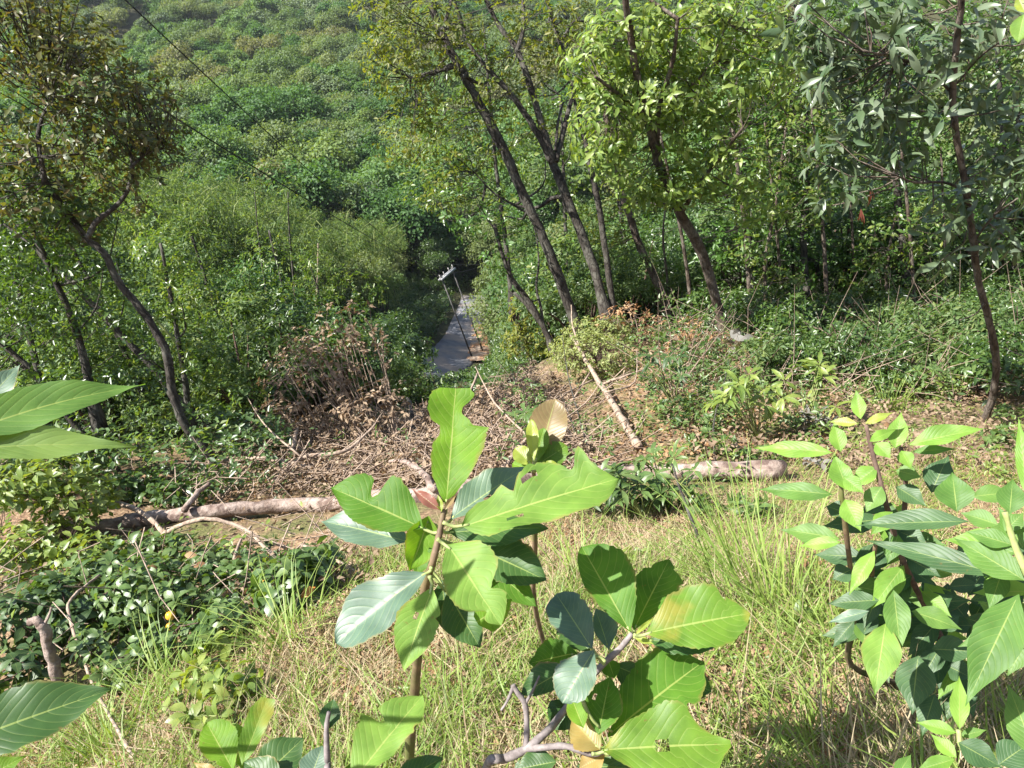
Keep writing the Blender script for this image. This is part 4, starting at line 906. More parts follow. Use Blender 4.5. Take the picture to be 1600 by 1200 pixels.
low_plant('dead_bush', 'orange brown withered leaves at the foot of the middle trunks', 'dead bush', [(985, 490, 40, 22, .5, 40), (945, 505, 20, 18, .4, 14), (1020, 510, 30, 20, .4, 20)], 11.6, LM['dry_orange'], .08, .035, 6, M['dead_wood'], 'dead brown bushes', droop=.4)
low_plant('dead_bush', 'orange brown withered leaves round the foot of the brown trunk', 'dead bush', [(1085, 515, 35, 22, .5, 36), (1120, 535, 30, 20, .4, 24), (1060, 540, 30, 14, .4, 14)], 11.2, LM['dry_orange'], .08, .035, 6, M['dead_wood'], 'dead brown bushes', droop=.4)
# loose litter
def litter(name, label, n, test, mat, L, w, hmax, tmpl=_T2, **kw):
    p = log_clear(ground_pts(n, test, **kw), .5, .1 if hmax > .2 else .55); k = len(p); p = p + UP * (rng.uniform(0, 1, (k, 1)) ** 2 * hmax + .01)
    A = unit(rng.normal(size=(k, 3)) * np.array([1, 1, .45])); N = unit(UP * 1.0 + rng.normal(size=(k, 3)) * .6)
    tag(link(name, cloud_mesh(name, p, A, N, L * rng.uniform(.5, 1.3, k), w * rng.uniform(.7, 1.2, k), tmpl, mat)), label, kind='stuff')
litter('leaf_litter', 'brown dead leaves lying over the brush between log and thicket', 80000, lambda x, y, z: (x > 380) & (x < 1000) & (y > 585 + np.abs(x - 760) * .05) & (y < 775 + 25 * np.sin(x / 60)) & (z < 14), LM['dry'], .055, .028, .34, r0=5, r1=14)
litter('leaf_litter', 'orange brown dead leaves on the open ground right of the bleached trunk', 16000, lambda x, y, z: (x > 940) & (x < 1320) & (y > 570) & (y < 720) & (z < 14), LM['dry_orange'], .075, .04, .08, r0=5, r1=14)
litter('leaf_litter', 'brown dead leaves under the lower left thicket', 16000, lambda x, y, z: (x > -60) & (x < 600) & (y > 730) & (y < 960) & (z < 14), LM['dry'], .055, .028, .14, r0=3.5, r1=14)
p = ground_pts(5200, lambda x, y, z: (x > 300) & (x < 1000) & (y > 590) & (y < 790) & (z < 14), r0=5.5, r1=13); p = log_clear(p, .6, .15); mb = MB()
for q in p:
    a = unit(rng.normal(size=3) * np.array([1, 1, .35])); l = random.uniform(.25, .9); q = q + UP * random.uniform(.02, .3)
    mb.tube([q - a * l / 2, q + rng.normal(size=3) * .04, q + a * l / 2], [.007, .006, .003], 3, cap=False)
tag(mb.build('brush_twigs', M['dead_wood']), 'tangle of dry twigs in the brush behind the log', kind='stuff')

# living low plants
LM['plant'] = leaf_mat('plant_leaf', [(.055, .105, .028), (.09, .15, .042), (.13, .185, .065)], .38, .38, .5, veins=.3)
LM['plant_light'] = leaf_mat('plant_light_leaf', [(.10, .16, .03), (.16, .22, .045), (.22, .26, .065)], .4, .4, .5, veins=.3)
LM['plant_dark'] = leaf_mat('plant_dark_leaf', [(.025, .055, .018), (.045, .085, .026), (.065, .11, .036)], .33, .45, .35, veins=.3)
LM['bush_light'] = leaf_mat('bush_leaf', [(.15, .19, .06), (.21, .25, .08), (.27, .29, .11)], .4, .5, .35)
LM['grey_leaf'] = leaf_mat('grey_leaf', [(.12, .115, .10), (.17, .165, .145), (.14, .125, .105)], .2, .65, .3)
LM['orange_leaf'] = leaf_mat('orange_leaf', [(.50, .27, .03), (.55, .22, .06)], .35, .5, .4)
low_plant('round_bush', 'round pale yellow green bush in front of the middle trunks', 'bush', [(930, 555, 70, 40, .6, 420), (890, 550, 40, 30, .5, 220), (960, 515, 34, 24, .4, 150), (925, 520, 50, 26, .4, 240)], 11.8, LM['bush_light'], .07, .028, 6, stems=14)
low_plant('upright_bush', 'upright yellow green bush just right of the valley road', 'bush', [(812, 490, 18, 36, .8, 70), (808, 535, 26, 26, .8, 70), (835, 530, 26, 30, .8, 60)], 17.5, LM['shrub_yellow'], .13, .05, 6)
low_plant('low_bush', 'dark green low bush below the near end of the valley road', 'bush', [(752, 604, 50, 14, .8, 70), (802, 582, 28, 18, .8, 36)], 17.0, LM['shrub'], .12, .05, 6)
low_plant('low_bush', 'ragged green bush hiding the near end of the valley road', 'bush', [(690, 616, 44, 12, .8, 60), (640, 602, 34, 18, .8, 50)], 17.5, LM['wood'], .11, .05, 6)
low_plant('low_bush', 'grey green bush beside the valley road verge', 'bush', [(806, 468, 22, 32, 1, 60), (790, 512, 12, 20, 1, 24)], 26, LM['far_grey'], .2, .09, 6)
low_plant('low_bush', 'green bush at the left edge of the valley road', 'bush', [(655, 545, 30, 30, 1, 60), (625, 585, 40, 22, 1, 50)], 22, LM['wood'], .17, .08, 6)
def palmate(label, px, py, y, hs, n, L, leafm, group='palmate leaved plants', k=9, cat='plant', spread_px=40, h_px=50):
    g = G(px, py); y = g[1] if g[1] < 15 else y
    f = drop(PY(px, py, y)); t = thing('palmate_plant', label, cat, f, group); mb = MB(); C = []
    d = f @ FWD
    for i in range(n):
        e = f + RGT * random.uniform(-1, 1) * spread_px * d / FPX + UP * (random.uniform(.35, 1.0) * h_px * d / FPX) + FWD * random.uniform(-.25, .25)
        mb.tube(spline([f, (f + e) / 2 + UP * .05, e], 3), lin(.007, .003, 7), 4, cap=False); C.append(e)
    mb.build('stem', M['stem_green'], t); C = np.array(C)
    foliage(t, whorls(C, UP + rng.normal(size=(n, 3)) * .35, k, L, L * .3, spread=.95, droop=.15, stem=.0, jit=.2), 60, leafm, _T8, minpx=7); return t
palmate('dark palmate leaved plant at the right end of the log, seen against it', 1045, 800, 5.9, 0, 14, .14, LM['plant'], spread_px=75, h_px=115)
palmate('dark green palmate leaved plant left of the log end in shade', 985, 800, 6.1, 0, 8, .13, LM['plant_dark'], spread_px=40, h_px=70)
palmate('dark palmate leaved plant covering the log right of the sapling', 935, 800, 6.1, 0, 10, .14, LM['plant_dark'], spread_px=45, h_px=90)
palmate('grey green palmate leaved plant in the middle of the row hiding the log', 1010, 815, 5.9, 0, 12, .13, LM['plant'], spread_px=50, h_px=100)
palmate('pale palmate leaved plant behind the reddish sapling tip', 840, 705, 8.2, 0, 8, .17, LM['plant'], spread_px=36, h_px=80)
palmate('tall dark palmate plant right of the bleached fallen trunk', 1055, 640, 9.6, 0, 12, .15, LM['plant_dark'], spread_px=36, h_px=115)
palmate('light green compound leaved plant on the right behind the log', 1185, 690, 7.9, 0, 12, .19, LM['plant_light'], k=8, spread_px=50, h_px=130)
palmate('light green compound leaved plant leaning right beside the dead silvery plant', 1260, 680, 7.8, 0, 11, .18, LM['plant_light'], k=8, spread_px=55, h_px=130)
palmate('low green palmate plant right under the slender right tree', 1500, 620, 9.5, 0, 10, .14, LM['plant'], spread_px=70, h_px=60)
for lab, bl, y, lm in (('leafy weeds left of the slender right tree in dappled light', [(1400, 590, 60, 22, .5, 50), (1450, 560, 50, 18, .5, 34)], 10.2, 'plant_light'), ('dark weeds at the edge of the shade on the right', [(1330, 570, 60, 22, .5, 50), (1280, 560, 40, 20, .5, 30)], 10.8, 'plant'),
        ('pale weeds at the foot of the slender right tree', [(1480, 600, 50, 20, .4, 44), (1520, 560, 30, 18, .4, 20)], 9.6, 'plant_light'), ('silvery weeds right of the slender right tree', [(1570, 690, 40, 24, .3, 40), (1590, 650, 30, 20, .3, 24)], 7.8, 'plant'),
        ('dark fresh weeds right of the withered orange leaves', [(1080, 580, 40, 20, .4, 30), (1130, 590, 30, 16, .4, 20)], 10.4, 'plant'), ('grey green weeds beside the bleached trunk', [(1050, 640, 30, 22, .3, 24), (1010, 600, 20, 20, .3, 14)], 9.6, 'plant_dark'),
        ('green weeds between log and compound leaved plants', [(1110, 690, 40, 18, .3, 30), (1180, 710, 40, 14, .3, 24)], 7.8, 'plant'), ('dark weeds under the right end of the log', [(1170, 790, 30, 12, .25, 20), (1100, 790, 30, 12, .25, 18)], 6.0, 'plant')):
    low_plant('weeds', lab, 'weeds', bl, y, LM[lm], .10, .045, 6, M['stem_green'], 'weeds at the edge of the wood', stems=8, sr=.005)
low_plant('dead_plant', 'silvery withered plant behind the right shrub', 'dead plant', [(1268, 660, 30, 22, .2, 24)], 7.6, LM['grey_leaf'], .15, .03, 6, M['dead_wood'], n_obj=40)
low_plant('dead_plant', 'plant with three large whitish leaves before the brown trunk', 'dead plant', [(1150, 534, 18, 14, .1, 4)], 10.3, LM['grey_leaf'], .26, .16, 3, M['dead_wood'], stems=1, n_obj=12, up=1, foot=drop(PY(1150, 575, 10.6)))
low_plant('dead_plant', 'grey dry leaves at the right end of the log', 'dead plant', [(1275, 722, 16, 10, .1, 6), (1390, 690, 12, 8, .1, 4)], 6.8, LM['grey_leaf'], .10, .05, 4, M['dead_wood'], n_obj=20)
for lab, px, py, y in (('small yellow green seedling right of the sapling', 995, 868, 4.35), ('small seedling with one yellow leaf below the log', 1100, 882, 4.2), ('tiny green seedling near the lower right shrub', 1245, 960, 3.0)):
    low_plant('seedling', lab, 'seedling', [(px, py, 22, 14, .08, 9)], y, LM['plant_light'], .055, .03, 5, M['stem_green'], 'yellow green seedlings', stems=4, sr=.003, n_obj=45, foot=drop(PY(px, py + 14, y)), tmpl=_T8)
# undergrowth nobody could count
def undergrowth(label, n, test, mat, L, w, h, r0=5, r1=15, k=5):
    p = log_clear(ground_pts(n, test, r0=r0, r1=r1), .75, .06); f = np.sin(p[:, 0] * 2.3 + .7) * np.cos(p[:, 1] * 2.9) + .7 * np.sin(p[:, 0] * 5.1 - p[:, 1] * 3.7)
    p = p[f + rng.normal(size=len(p)) * .6 > -.1]; f = rng.uniform(0, 1, (len(p), 1)) ** 1.4
    p = p + UP * (f * h + .02)
    tag(link('undergrowth', cloud_mesh('undergrowth', *whorls(p, UP + rng.normal(size=p.shape) * .4, k, L, w, spread=.7, droop=.15), _T2, mat)), label, kind='stuff')
undergrowth('mixed green undergrowth at the edge of the shade on the right', 14000, lambda x, y, z: (x > 960) & (x < 1750) & (y > 515) & (y < 700 - 60 * (x > 1300)) & (z < 15), LM['plant'], .085, .04, .42, r0=7)
undergrowth('dark undergrowth in the shade under the right trees', 9000, lambda x, y, z: (x > 1040) & (x < 1750) & (y > 500) & (y < 590) & (z < 16), LM['wood'], .12, .05, .8, r0=9, r1=17)
undergrowth('pale weedy undergrowth on the sunny ground beyond the log', 9000, lambda x, y, z: (x > 900) & (x < 1750) & (y > 600) & (y < 770) & (z < 13), LM['plant_light'], .06, .026, .22)
undergrowth('dense green undergrowth under the leaning trees at the left', 24000, lambda x, y, z: (x > -150) & (x < 470) & (y > 560) & (y < 800) & (z < 20), LM['shrub'], .095, .045, .75, r0=7, r1=19)
undergrowth('fresh green undergrowth among the leaning trees at the left', 8000, lambda x, y, z: (x > -150) & (x < 470) & (y > 520) & (y < 790) & (z < 22), LM['bamboo'], .10, .04, 1.0, r0=7, r1=21)
undergrowth('ground creeper in the lower left thicket', 9000, lambda x, y, z: (x > -150) & (x < 540) & (y > 800) & (y < grass_edge(x) - 10) & (z < 9), LM['plant_dark'], .055, .03, .16, r0=3, r1=8)
undergrowth('green weeds growing up through the dead brush', 13000, lambda x, y, z: (x > 800) & (x < 1150) & (y > 615) & (y < 790) & (z < 14), LM['plant'], .08, .032, .58, r0=5, r1=14)
undergrowth('sparse green shoots in the dead brush left of the sapling', 2400, lambda x, y, z: (x > 380) & (x < 760) & (y > 590) & (y < 790) & (z < 14), LM['shrub'], .075, .03, .5, r0=5, r1=14)
undergrowth('pale green leaves among the bushes of the lower left thicket', 2600, lambda x, y, z: (x > -150) & (x < 520) & (y > 790) & (y < grass_edge(x) - 30) & (z < 9), LM['plant_light'], .06, .034, .42, r0=3, r1=8, k=4)
undergrowth('low clover like weeds in the grass', 11000, lambda x, y, z: (y > grass_edge(x)) & (x > -100) & (x < 1750) & (y < 1400), LM['plant_light'], .022, .013, .05, r0=1.2, r1=8, k=4)
p = ground_pts(800, lambda x, y, z: (x > -80) & (x < 560) & (y > 730) & (y < grass_edge(x) - 10) & (z < 11), r0=3.2, r1=11); p = log_clear(p, .6, .15); mb = MB()
for q in p:
    a = unit(rng.normal(size=3) * np.array([1, 1, .5])); l = random.uniform(.2, .7); q = q + UP * random.uniform(.02, .45)
    mb.tube([q - a * l / 2, q + rng.normal(size=3) * .03, q + a * l / 2], [.005, .004, .002], 3, cap=False)
tag(mb.build('brush_twigs', M['dead_wood']), 'dry twigs caught among the bushes of the lower left thicket', kind='stuff')
p = ground_pts(2600, lambda x, y, z: (x > 1040) & (x < 1700) & (y > 470) & (y < 640) & (z < 16.5), r0=7, r1=17); mb = MB()
for q in p:
    a = unit(rng.normal(size=3) * np.array([1, 1, .9]) + UP * .5); l = random.uniform(.3, 1.3); q = q + UP * random.uniform(.0, .5)
    mb.tube([q - a * l * .3, q + rng.normal(size=3) * .05 + a * l * .3, q + a * l], [.007, .005, .002], 3, cap=False)
tag(mb.build('brush_twigs', M['dead_wood']), 'bare brown twigs in the undergrowth under the right trees', kind='stuff')
litter('leaf_litter', 'brown fallen leaves among the weeds under the right trees', 30000, lambda x, y, z: (x > 1000) & (x < 1750) & (y > 520) & (y < 740) & (z < 15), LM['dry'], .07, .036, .22, r0=6, r1=16)
p = ground_pts(60000, lambda x, y, z: (x > 520) & (x < 800) & (y > 430) & (y < 640), r0=45, r1=125, az=(-20, 8))
_dr = np.min(np.hypot(p[:, None, 0] - _rd[None, :, 0], p[:, None, 1] - _rd[None, :, 1]), axis=1)
p = p[(_dr > 2.9) & ((p[:, 0] < np.interp(p[:, 1], _rd[:, 1], _rd[:, 0])) | (_dr > 5.0))]; p = p + UP * (rng.uniform(0, 1, (len(p), 1)) ** 1.5 * 1.2 + .2)
tag(link('undergrowth', cloud_mesh('undergrowth', *whorls(p, UP + rng.normal(size=p.shape) * .5, 4, .34, .17, spread=.7), _T2, LM['wood'])), 'dark weeds and creepers on the valley floor beside the road', kind='stuff')
def _patch(x, y, z):
    f = np.sin(x / 71.0 + 2.0) * np.cos(y / 47.0) + .8 * np.sin(x / 29.0 - y / 37.0)
    return (y > grass_edge(x) - 10) & (x > -200) & (x < 1900) & (y < 1400) & (f + rng.normal(size=len(x)) * .35 > .75)
litter('leaf_litter', 'reddish brown leaf litter gathered in patches on the open grass', 60000, _patch, LM['dry_orange'], .035, .018, .03, r0=1.2, r1=9)
# lower left thicket
for lab, bl, y, lm, L, k in (
   ('vine covered bush with pale yellow green leaves at the left edge', [(40, 760, 60, 40, .4, 80), (120, 780, 60, 40, .4, 70), (80, 740, 50, 30, .4, 30), (60, 840, 70, 36, .4, 66), (20, 880, 50, 40, .4, 44), (130, 860, 50, 30, .3, 36)], 6.2, 'plant_light', .095, 5),
   ('pale leaved trailing bush below the left end of the log', [(150, 900, 50, 30, .3, 40), (90, 930, 60, 30, .3, 40), (200, 890, 40, 24, .3, 22)], 5.4, 'plant', .095, 5),
   ('dark leaved bush in the shadow behind the broken upright branch', [(60, 960, 70, 55, .3, 70), (140, 970, 50, 36, .3, 36), (30, 1050, 50, 40, .3, 30)], 4.8, 'plant_dark', .085, 5),
   ('mid green leaved bush in the lower left thicket, with orange fruit', [(230, 925, 70, 55, .3, 90), (300, 930, 60, 40, .3, 50), (180, 1000, 50, 36, .3, 34)], 4.9, 'plant', .075, 5),
   ('grey green leaved bush below the arching dead stick', [(270, 860, 60, 26, .3, 46), (340, 870, 60, 24, .3, 44), (210, 850, 30, 20, .3, 18)], 5.9, 'plant', .09, 5),
   ('grey leaved bush left of the big sapling', [(450, 910, 50, 45, .3, 50), (490, 890, 36, 36, .3, 34), (400, 900, 50, 30, .3, 30)], 4.8, 'plant', .095, 5),
   ('grey green low bush in the hollow above the grass edge', [(280, 1000, 60, 26, .25, 40), (200, 1040, 50, 26, .25, 34), (350, 970, 50, 26, .25, 34)], 4.3, 'plant', .07, 5),
   ('dark creeper on the ground at the far left below the leaning trees', [(40, 720, 70, 30, .5, 56), (130, 700, 60, 30, .5, 50), (200, 760, 60, 24, .4, 44)], 8.0, 'shrub', .11, 6),
   ('dark creeper on the ground under the crooked trunk', [(280, 770, 60, 20, .4, 40), (400, 680, 50, 30, .5, 40), (330, 660, 50, 30, .5, 40)], 8.6, 'shrub', .10, 6)):
    low_plant('thicket_bush', lab, 'bush', bl, y, LM[lm], L, L * .55, k, M['stem_dark'], 'bushes of the lower left thicket', n_obj=70, stems=10, sr=.007, tmpl=_T8 if y < 6 else _T2)
low_plant('young_shrub', 'young light green shrub rising from the grass at lower left', 'shrub', [(340, 1020, 40, 24, .15, 22), (310, 1070, 44, 30, .15, 24), (370, 1070, 40, 24, .15, 18), (330, 1110, 50, 20, .15, 14)], 3.4, LM['plant_light'], .075, .042, 5, M['stem_green'], n_obj=160, stems=8, sr=.004, tmpl=_T8, foot=drop(PY(335, 1120, 3.4)))
low_plant('young_shrub', 'pale big leaved weed beside the grey leaved bush', 'shrub', [(205, 850, 16, 12, .1, 4)], 5.2, LM['plant'], .14, .07, 5, M['stem_green'], n_obj=20, tmpl=_T8, stems=3)
# orange fruit pair
for k, (px, py, rr) in enumerate(((266, 962, .026), (266, 979, .022))):
    q = P(px, py, (G(px, py + 14) @ FWD) * .93); mb = MB()
    for i in range(9):
        pass
    n = 8; ang = np.linspace(0, math.pi, n); pts = [q + UP * rr * math.cos(a) for a in ang[::-1]]
    mb.tube(pts, [max(.002, rr * 1.02 * math.sin(a)) for a in ang], 14)
    m_ = M.get('fruit') or rough_mat('fruit', (.52, .26, .02), (.62, .36, .04), 20, rough=.4, bump=.1); M['fruit'] = m_
    t = thing('orange_fruit', ['upper and larger of two orange fruits in the dark thicket', 'lower and smaller of two orange fruits in the dark thicket'][k], 'fruit', q, 'orange fruits'); mb.build('skin', m_, t)
    mb = MB(); mb.tube([q + UP * rr, q + UP * (rr + .05)], .003, 4); mb.build('stalk', M['stem_dark'], t)
for px, py, d, lab, mt in ((398, 914, 4.2, 'yellow dying leaf on a thin stalk above the grass edge', 'orange_leaf'), (227, 886, 5.1, 'curled orange dead leaf caught in the bush below the log', 'dry_orange'), (148, 905, 5.0, 'orange brown dead leaf in the left thicket', 'dry_orange'), (288, 868, 5.3, 'orange dead leaf hanging under the arching stick', 'dry_orange'),
      (322, 880, 5.3, 'rust brown dead leaf under the arching stick', 'dry_orange'), (470, 934, 4.4, 'small yellow leaf left of the sapling', 'orange_leaf'), (1250, 1086, 2.3, 'whitish dry leaf lying on the grass between the saplings and right shrub', 'grey_leaf'), (1380, 664, 6.2, 'rust red leaf behind the right shrub tip', 'dry_orange')):
    q = P(px, py, min(d, (G(px, py + 6) @ FWD) * (.985 if d < 3 else .94))); a = unit(rng.normal(size=3) * np.array([1, .6, .5]) - UP * .3); t = thing('dead_leaf', lab, 'leaf', q, 'single coloured leaves'); leaf_obj('blade', q, a, unit(-FWD + UP + rng.normal(size=3) * .3), .085 if d > 3 else .03, .05 if d > 3 else .018, LM[mt], t)
# red brown hanging pods or leaves in the right tree
for px, py in ((1345, 338), (1360, 308), (1330, 120)):
    q = PY(px, py - 12, 7.6); t = thing('dead_leaf_bunch', {338: 'lowest bunch of rust red hanging leaves in the silvery tree', 308: 'middle small bunch of rust red hanging leaves in the silvery tree', 120: 'topmost bunch of rust red leaves in the silvery tree'}[py], 'leaf bunch', q)
    for i in range(6): leaf_obj('leaf', q, unit(np.array([random.uniform(-.3, .3), random.uniform(-.3, .3), -1])), unit(-FWD + rng.normal(size=3) * .5), random.uniform(.12, .2), .018, LM.setdefault('rust', leaf_mat('rust_leaf', [(.15, .045, .03), (.22, .08, .05)], .3, .6, .3)), t)
# ------------------------------------------------------------------ big leaved saplings close to the camera
BL = {}
BL['bright'] = leaf_mat('leaf_bright', [(.12, .24, .02), (.15, .28, .028)], .52, 0.52, 0.19, veins=0.94, spots=.5, tcol=(1.55, 1.5, .45), margin=.55)
BL['green'] = leaf_mat('leaf_green', [(.07, .165, .018), (.085, .19, .024)], .5, 0.52, 0.19, veins=0.75, spots=.5, tcol=(1.5, 1.5, .45), margin=.55)
BL['dark'] = leaf_mat('leaf_dark', [(.03, .075, .018), (.045, .095, .026)], .28, 0.44, 0.30, veins=0.44, spots=.4, margin=.55)
BL['sheen'] = leaf_mat('leaf_sheen', [(.06, .11, .07), (.075, .125, .08)], .2, 0.50, 0.60, veins=0.44, spots=.3, margin=.55)  # glare on the blade put into a bluish grey base colour
BL['pale'] = leaf_mat('leaf_pale', [(.13, .23, .04), (.15, .26, .05)], .42, 0.52, 0.21, veins=0.75, spots=.4, margin=.55)
BL['lance'] = leaf_mat('leaf_lance', [(.08, .17, .035), (.11, .20, .045)], .42, 0.48, 0.28, veins=0.56, spots=.1)
BL['lance_bright'] = leaf_mat('leaf_lance_bright', [(.15, .28, .045), (.19, .33, .055)], .48, 0.44, 0.28, veins=0.62, spots=.3)
BL['lance_dark'] = leaf_mat('leaf_lance_dark', [(.035, .08, .03), (.05, .10, .038)], .3, 0.46, 0.30, veins=0.38, spots=.3)
BL['yellow'] = leaf_mat('leaf_yellow', [(.24, .30, .045), (.28, .33, .06)], .5, .4, .4, veins=.6)
BL['red'] = leaf_mat('leaf_red', [(.20, .07, .055), (.24, .10, .07)], .3, .35, .5, veins=.4)
BL['bronze'] = leaf_mat('leaf_bronze', [(.20, .145, .07), (.24, .17, .085)], .4, .4, .4, veins=.6, tcol=(1.4, 1.1, .6))
BL['tan'] = leaf_mat('leaf_tan', [(.34, .22, .08), (.26, .22, .06)], .45, .45, .4, veins=.5, edge=(.2, .24, .04), tcol=(1.4, 1.1, .5))
BL['spotted'] = leaf_mat('leaf_spotted', [(.13, .21, .05), (.15, .23, .06)], .42, .38, .5, veins=.35, edge=(.34, .13, .03))
BL['yellowing'] = leaf_mat('leaf_yellowing', [(.10, .20, .024), (.125, .225, .028)], .48, 0.46, 0.28, veins=0.75, spots=.5, edge=(.24, .24, .04), margin=.55)
_obov = [(0, 0), (.1, .28), (.25, .62), (.45, .93), (.6, 1), (.75, .9), (.88, .62), (.95, .36), (1, 0)]
_ell = [(0, 0), (.1, .34), (.25, .75), (.42, 1), (.6, .92), (.78, .62), (.9, .3), (1, 0)]
_lan = [(0, 0), (.06, .2), (.15, .55), (.28, .88), (.42, 1), (.56, .9), (.7, .6), (.82, .3), (.91, .12), (.96, .05), (1, 0)]
def prof(p, w): return [(a, b * w) for a, b in p]
def big_leaf(t, base, tip, left, right, mat, d, tilt=.6, roll=0.0, sag=.07, fold=.22, wave=.02, face=None, holes=(), petiole=None, stemm=None, bend=0.0, nt=48, nw=6):
    """one leaf blade from base to tip (image spots, d metres away), half widths in image pixels on either hand"""
    B = P(*base, d); N = unit(-unit(B) * 1.0 + UP * tilt + RGT * roll) if face is None else unit(face)
    v = ray(*tip); T = v * ((B @ N) / (v @ N)) if abs(v @ N) > .25 else v * d
    ln = np.linalg.norm(T - B); lim = np.linalg.norm(np.array(tip) - np.array(base)) * d / FPX * 1.9
    if ln > lim: T = v * (d * .5 + .5 * (T @ FWD) / (v @ FWD)); ln = np.linalg.norm(T - B)
    A = (T - B) / ln; X = unit(np.cross(A, N)); Z = np.cross(X, A)
    vd = unit(B); px_m = d / FPX
    fs = max(.5, np.linalg.norm(X - vd * (X @ vd)))
    # the image's right hand when looking from base to tip
    if nt >= 30: px_m *= 1.1
    ts = np.linspace(0, 1, nt); l = np.interp(ts, *zip(*left)) * px_m / fs; r = np.interp(ts, *zip(*right)) * px_m / fs
    V, UV = [], []; ph = random.uniform(0, 6)
    ntb = 0 if nt < 30 else random.choice([0, 0, 1, 1, 2])
    for _ in range(ntb):
        arr = random.choice([l, r]); c0 = random.uniform(.3, .95); dp = random.uniform(.1, .35); hw = random.uniform(.018, .05)
        arr *= 1 - dp * np.clip(1 - np.abs(ts - c0) / hw, 0, 1) ** .6
    if ntb and not holes and random.random() < .3: holes = ((random.uniform(-.7, .7), random.uniform(.3, .8), .10),)
    wmax = max(l.max(), r.max(), 1e-4); us = np.linspace(-1, 1, 2 * nw + 1)
    for i, s in enumerate(ts):
        for u in us:
            w = (l[i] if u < 0 else r[i]) * abs(u)
            if abs(u) > .9 and 0 < i < nt - 1: w *= 1 + random.uniform(-.035, .035)
            x = math.copysign(w, u)
            z = fold * abs(x) - sag * ln * (s * s) + sag * ln * .5 * s + wave * ln * abs(u) ** 1.5 * math.sin(s * 15 + ph + (1.7 if u > 0 else 0))
            q = B + A * (s * ln) + X * (x + bend * ln * math.sin(math.pi * s)) + Z * z
            V.append(q); UV.append((u * .5 + .5, s))
    k = 2 * nw + 1; lp, tt, uv = [], [], []
    for i in range(nt - 1):
        for j in range(k - 1):
            u, s = (us[j] + us[j + 1]) / 2, (ts[i] + ts[i + 1]) / 2
            if any(abs(u - hu) < hr and abs(s - hs) < hr * .45 for hu, hs, hr in holes): continue
            f = (i * k + j, i * k + j + 1, (i + 1) * k + j + 1, (i + 1) * k + j); lp += f; tt.append(4); uv += [UV[a] for a in f]
    o = link('leaf', make_mesh('leaf', np.array(V) - base_of(t), lp, tt, mat, uvs=uv), t)
    if petiole is not None:
        mb = MB(); q = P(*petiole, d); mb.tube(spline([q, (q + B) / 2 - UP * .004, B + A * .01], 4), lin(.0032, .0022, 9), 6)
        link('stalk', make_mesh('stalk', np.array(mb.v) - base_of(t), mb.l, mb.t, stemm or M['stem_green']), o)
    return o
def stem_tube(t, name, l, d, r0, r1, mat, root=None):
    pts = [P(a[0], a[1], d + (a[2] if len(a) > 2 else 0)) for a in l]
    if root is not None: pts = [root] + pts
    p = spline(pts, 6); mb = MB(); mb.tube(p, lin(r0, r1, len(p)) * (1 + .06 * rng.normal(size=len(p))), 9, wob=.04); mb.build(name, mat, t); return p

# 1 the sapling in the middle
D1 = 1.15
foot = drop(P(636, 1255, 1.95))
t = thing('sapling', 'big leaved sapling with insect eaten bright leaves standing in the middle foreground', 'sapling', foot)
stem_tube(t, 'stem', [(640, 1190, .35), (648, 1080, .2), (655, 1000, .1), (664, 919, .03), (677, 875), (687, 832), (694, 796)], D1, .0105, .0042, M['stem_red'], root=foot)
L_ = lambda *a, **k: big_leaf(t, *a, **k)
L_((697, 790), (712, 606), [(0, 0), (.08, 10), (.25, 24), (.4, 27), (.52, 25), (.58, 18), (.66, 19), (.71, 34), (.8, 38), (.9, 37), (.96, 34), (1, 24)], [(0, 0), (.1, 12), (.25, 32), (.4, 44), (.55, 51), (.64, 53), (.66, 30), (.70, 26), (.77, 12), (.84, 13), (.88, 22), (.94, 30), (1, 22)], BL['bright'], D1, tilt=.35, petiole=(693, 803), sag=.03)
L_((723, 823), (966, 744), [(0, 0), (.05, 14), (.12, 22), (.2, 26), (.3, 36), (.36, 20), (.4, 36), (.5, 48), (.62, 47), (.68, 40), (.72, 30), (.76, 26), (.80, 46), (.84, 52), (.88, 22), (.94, 12), (1, 0)], [(0, 0), (.06, 14), (.15, 26), (.3, 30), (.45, 30), (.6, 34), (.72, 36), (.84, 34), (.93, 18), (1, 0)], BL['pale'], D1 - .02, tilt=1.5, roll=-.15, petiole=(692, 816), holes=((.35, .33, .1), (-.75, .47, .12)), sag=.05, wave=.02)
L_((700, 832), (856, 822), prof(_ell, 22), prof(_ell, 26), BL['dark'], D1 + .05, tilt=1.3, petiole=(689, 826))
L_((662, 826), (514, 759), [(0, 0), (.1, 14), (.25, 26), (.4, 33), (.55, 34), (.7, 28), (.85, 14), (1, 0)], [(0, 0), (.1, 18), (.25, 36), (.4, 50), (.5, 48), (.53, 18), (.58, 10), (.61, 14), (.64, 36), (.74, 38), (.86, 24), (1, 0)], BL['green'], D1, tilt=.7, petiole=(686, 832), sag=.08)
L_((642, 848), (499, 810), prof(_ell, 26), prof(_ell, 34), BL['sheen'], D1 + .06, tilt=1.6, petiole=(680, 850), sag=.1)
L_((670, 806), (643, 892), prof(_ell, 26), prof(_ell, 26), BL['bright'], D1 + .02, tilt=.1, petiole=(686, 828), sag=.25, fold=.5, roll=.4)
L_((662, 838), (650, 900), prof(_ell, 20), prof(_ell, 12), BL['green'], D1 + .04, tilt=.1, fold=.4, petiole=(680, 860))
L_((688, 797), (642, 762), prof(_lan, 9), prof(_lan, 9), BL['red'], D1 - .01, tilt=.4, fold=.5)
L_((695, 797), (713, 770), prof(_lan, 4), prof(_lan, 5), BL['bronze'], D1 - .02, tilt=.4, fold=.8, sag=.4)
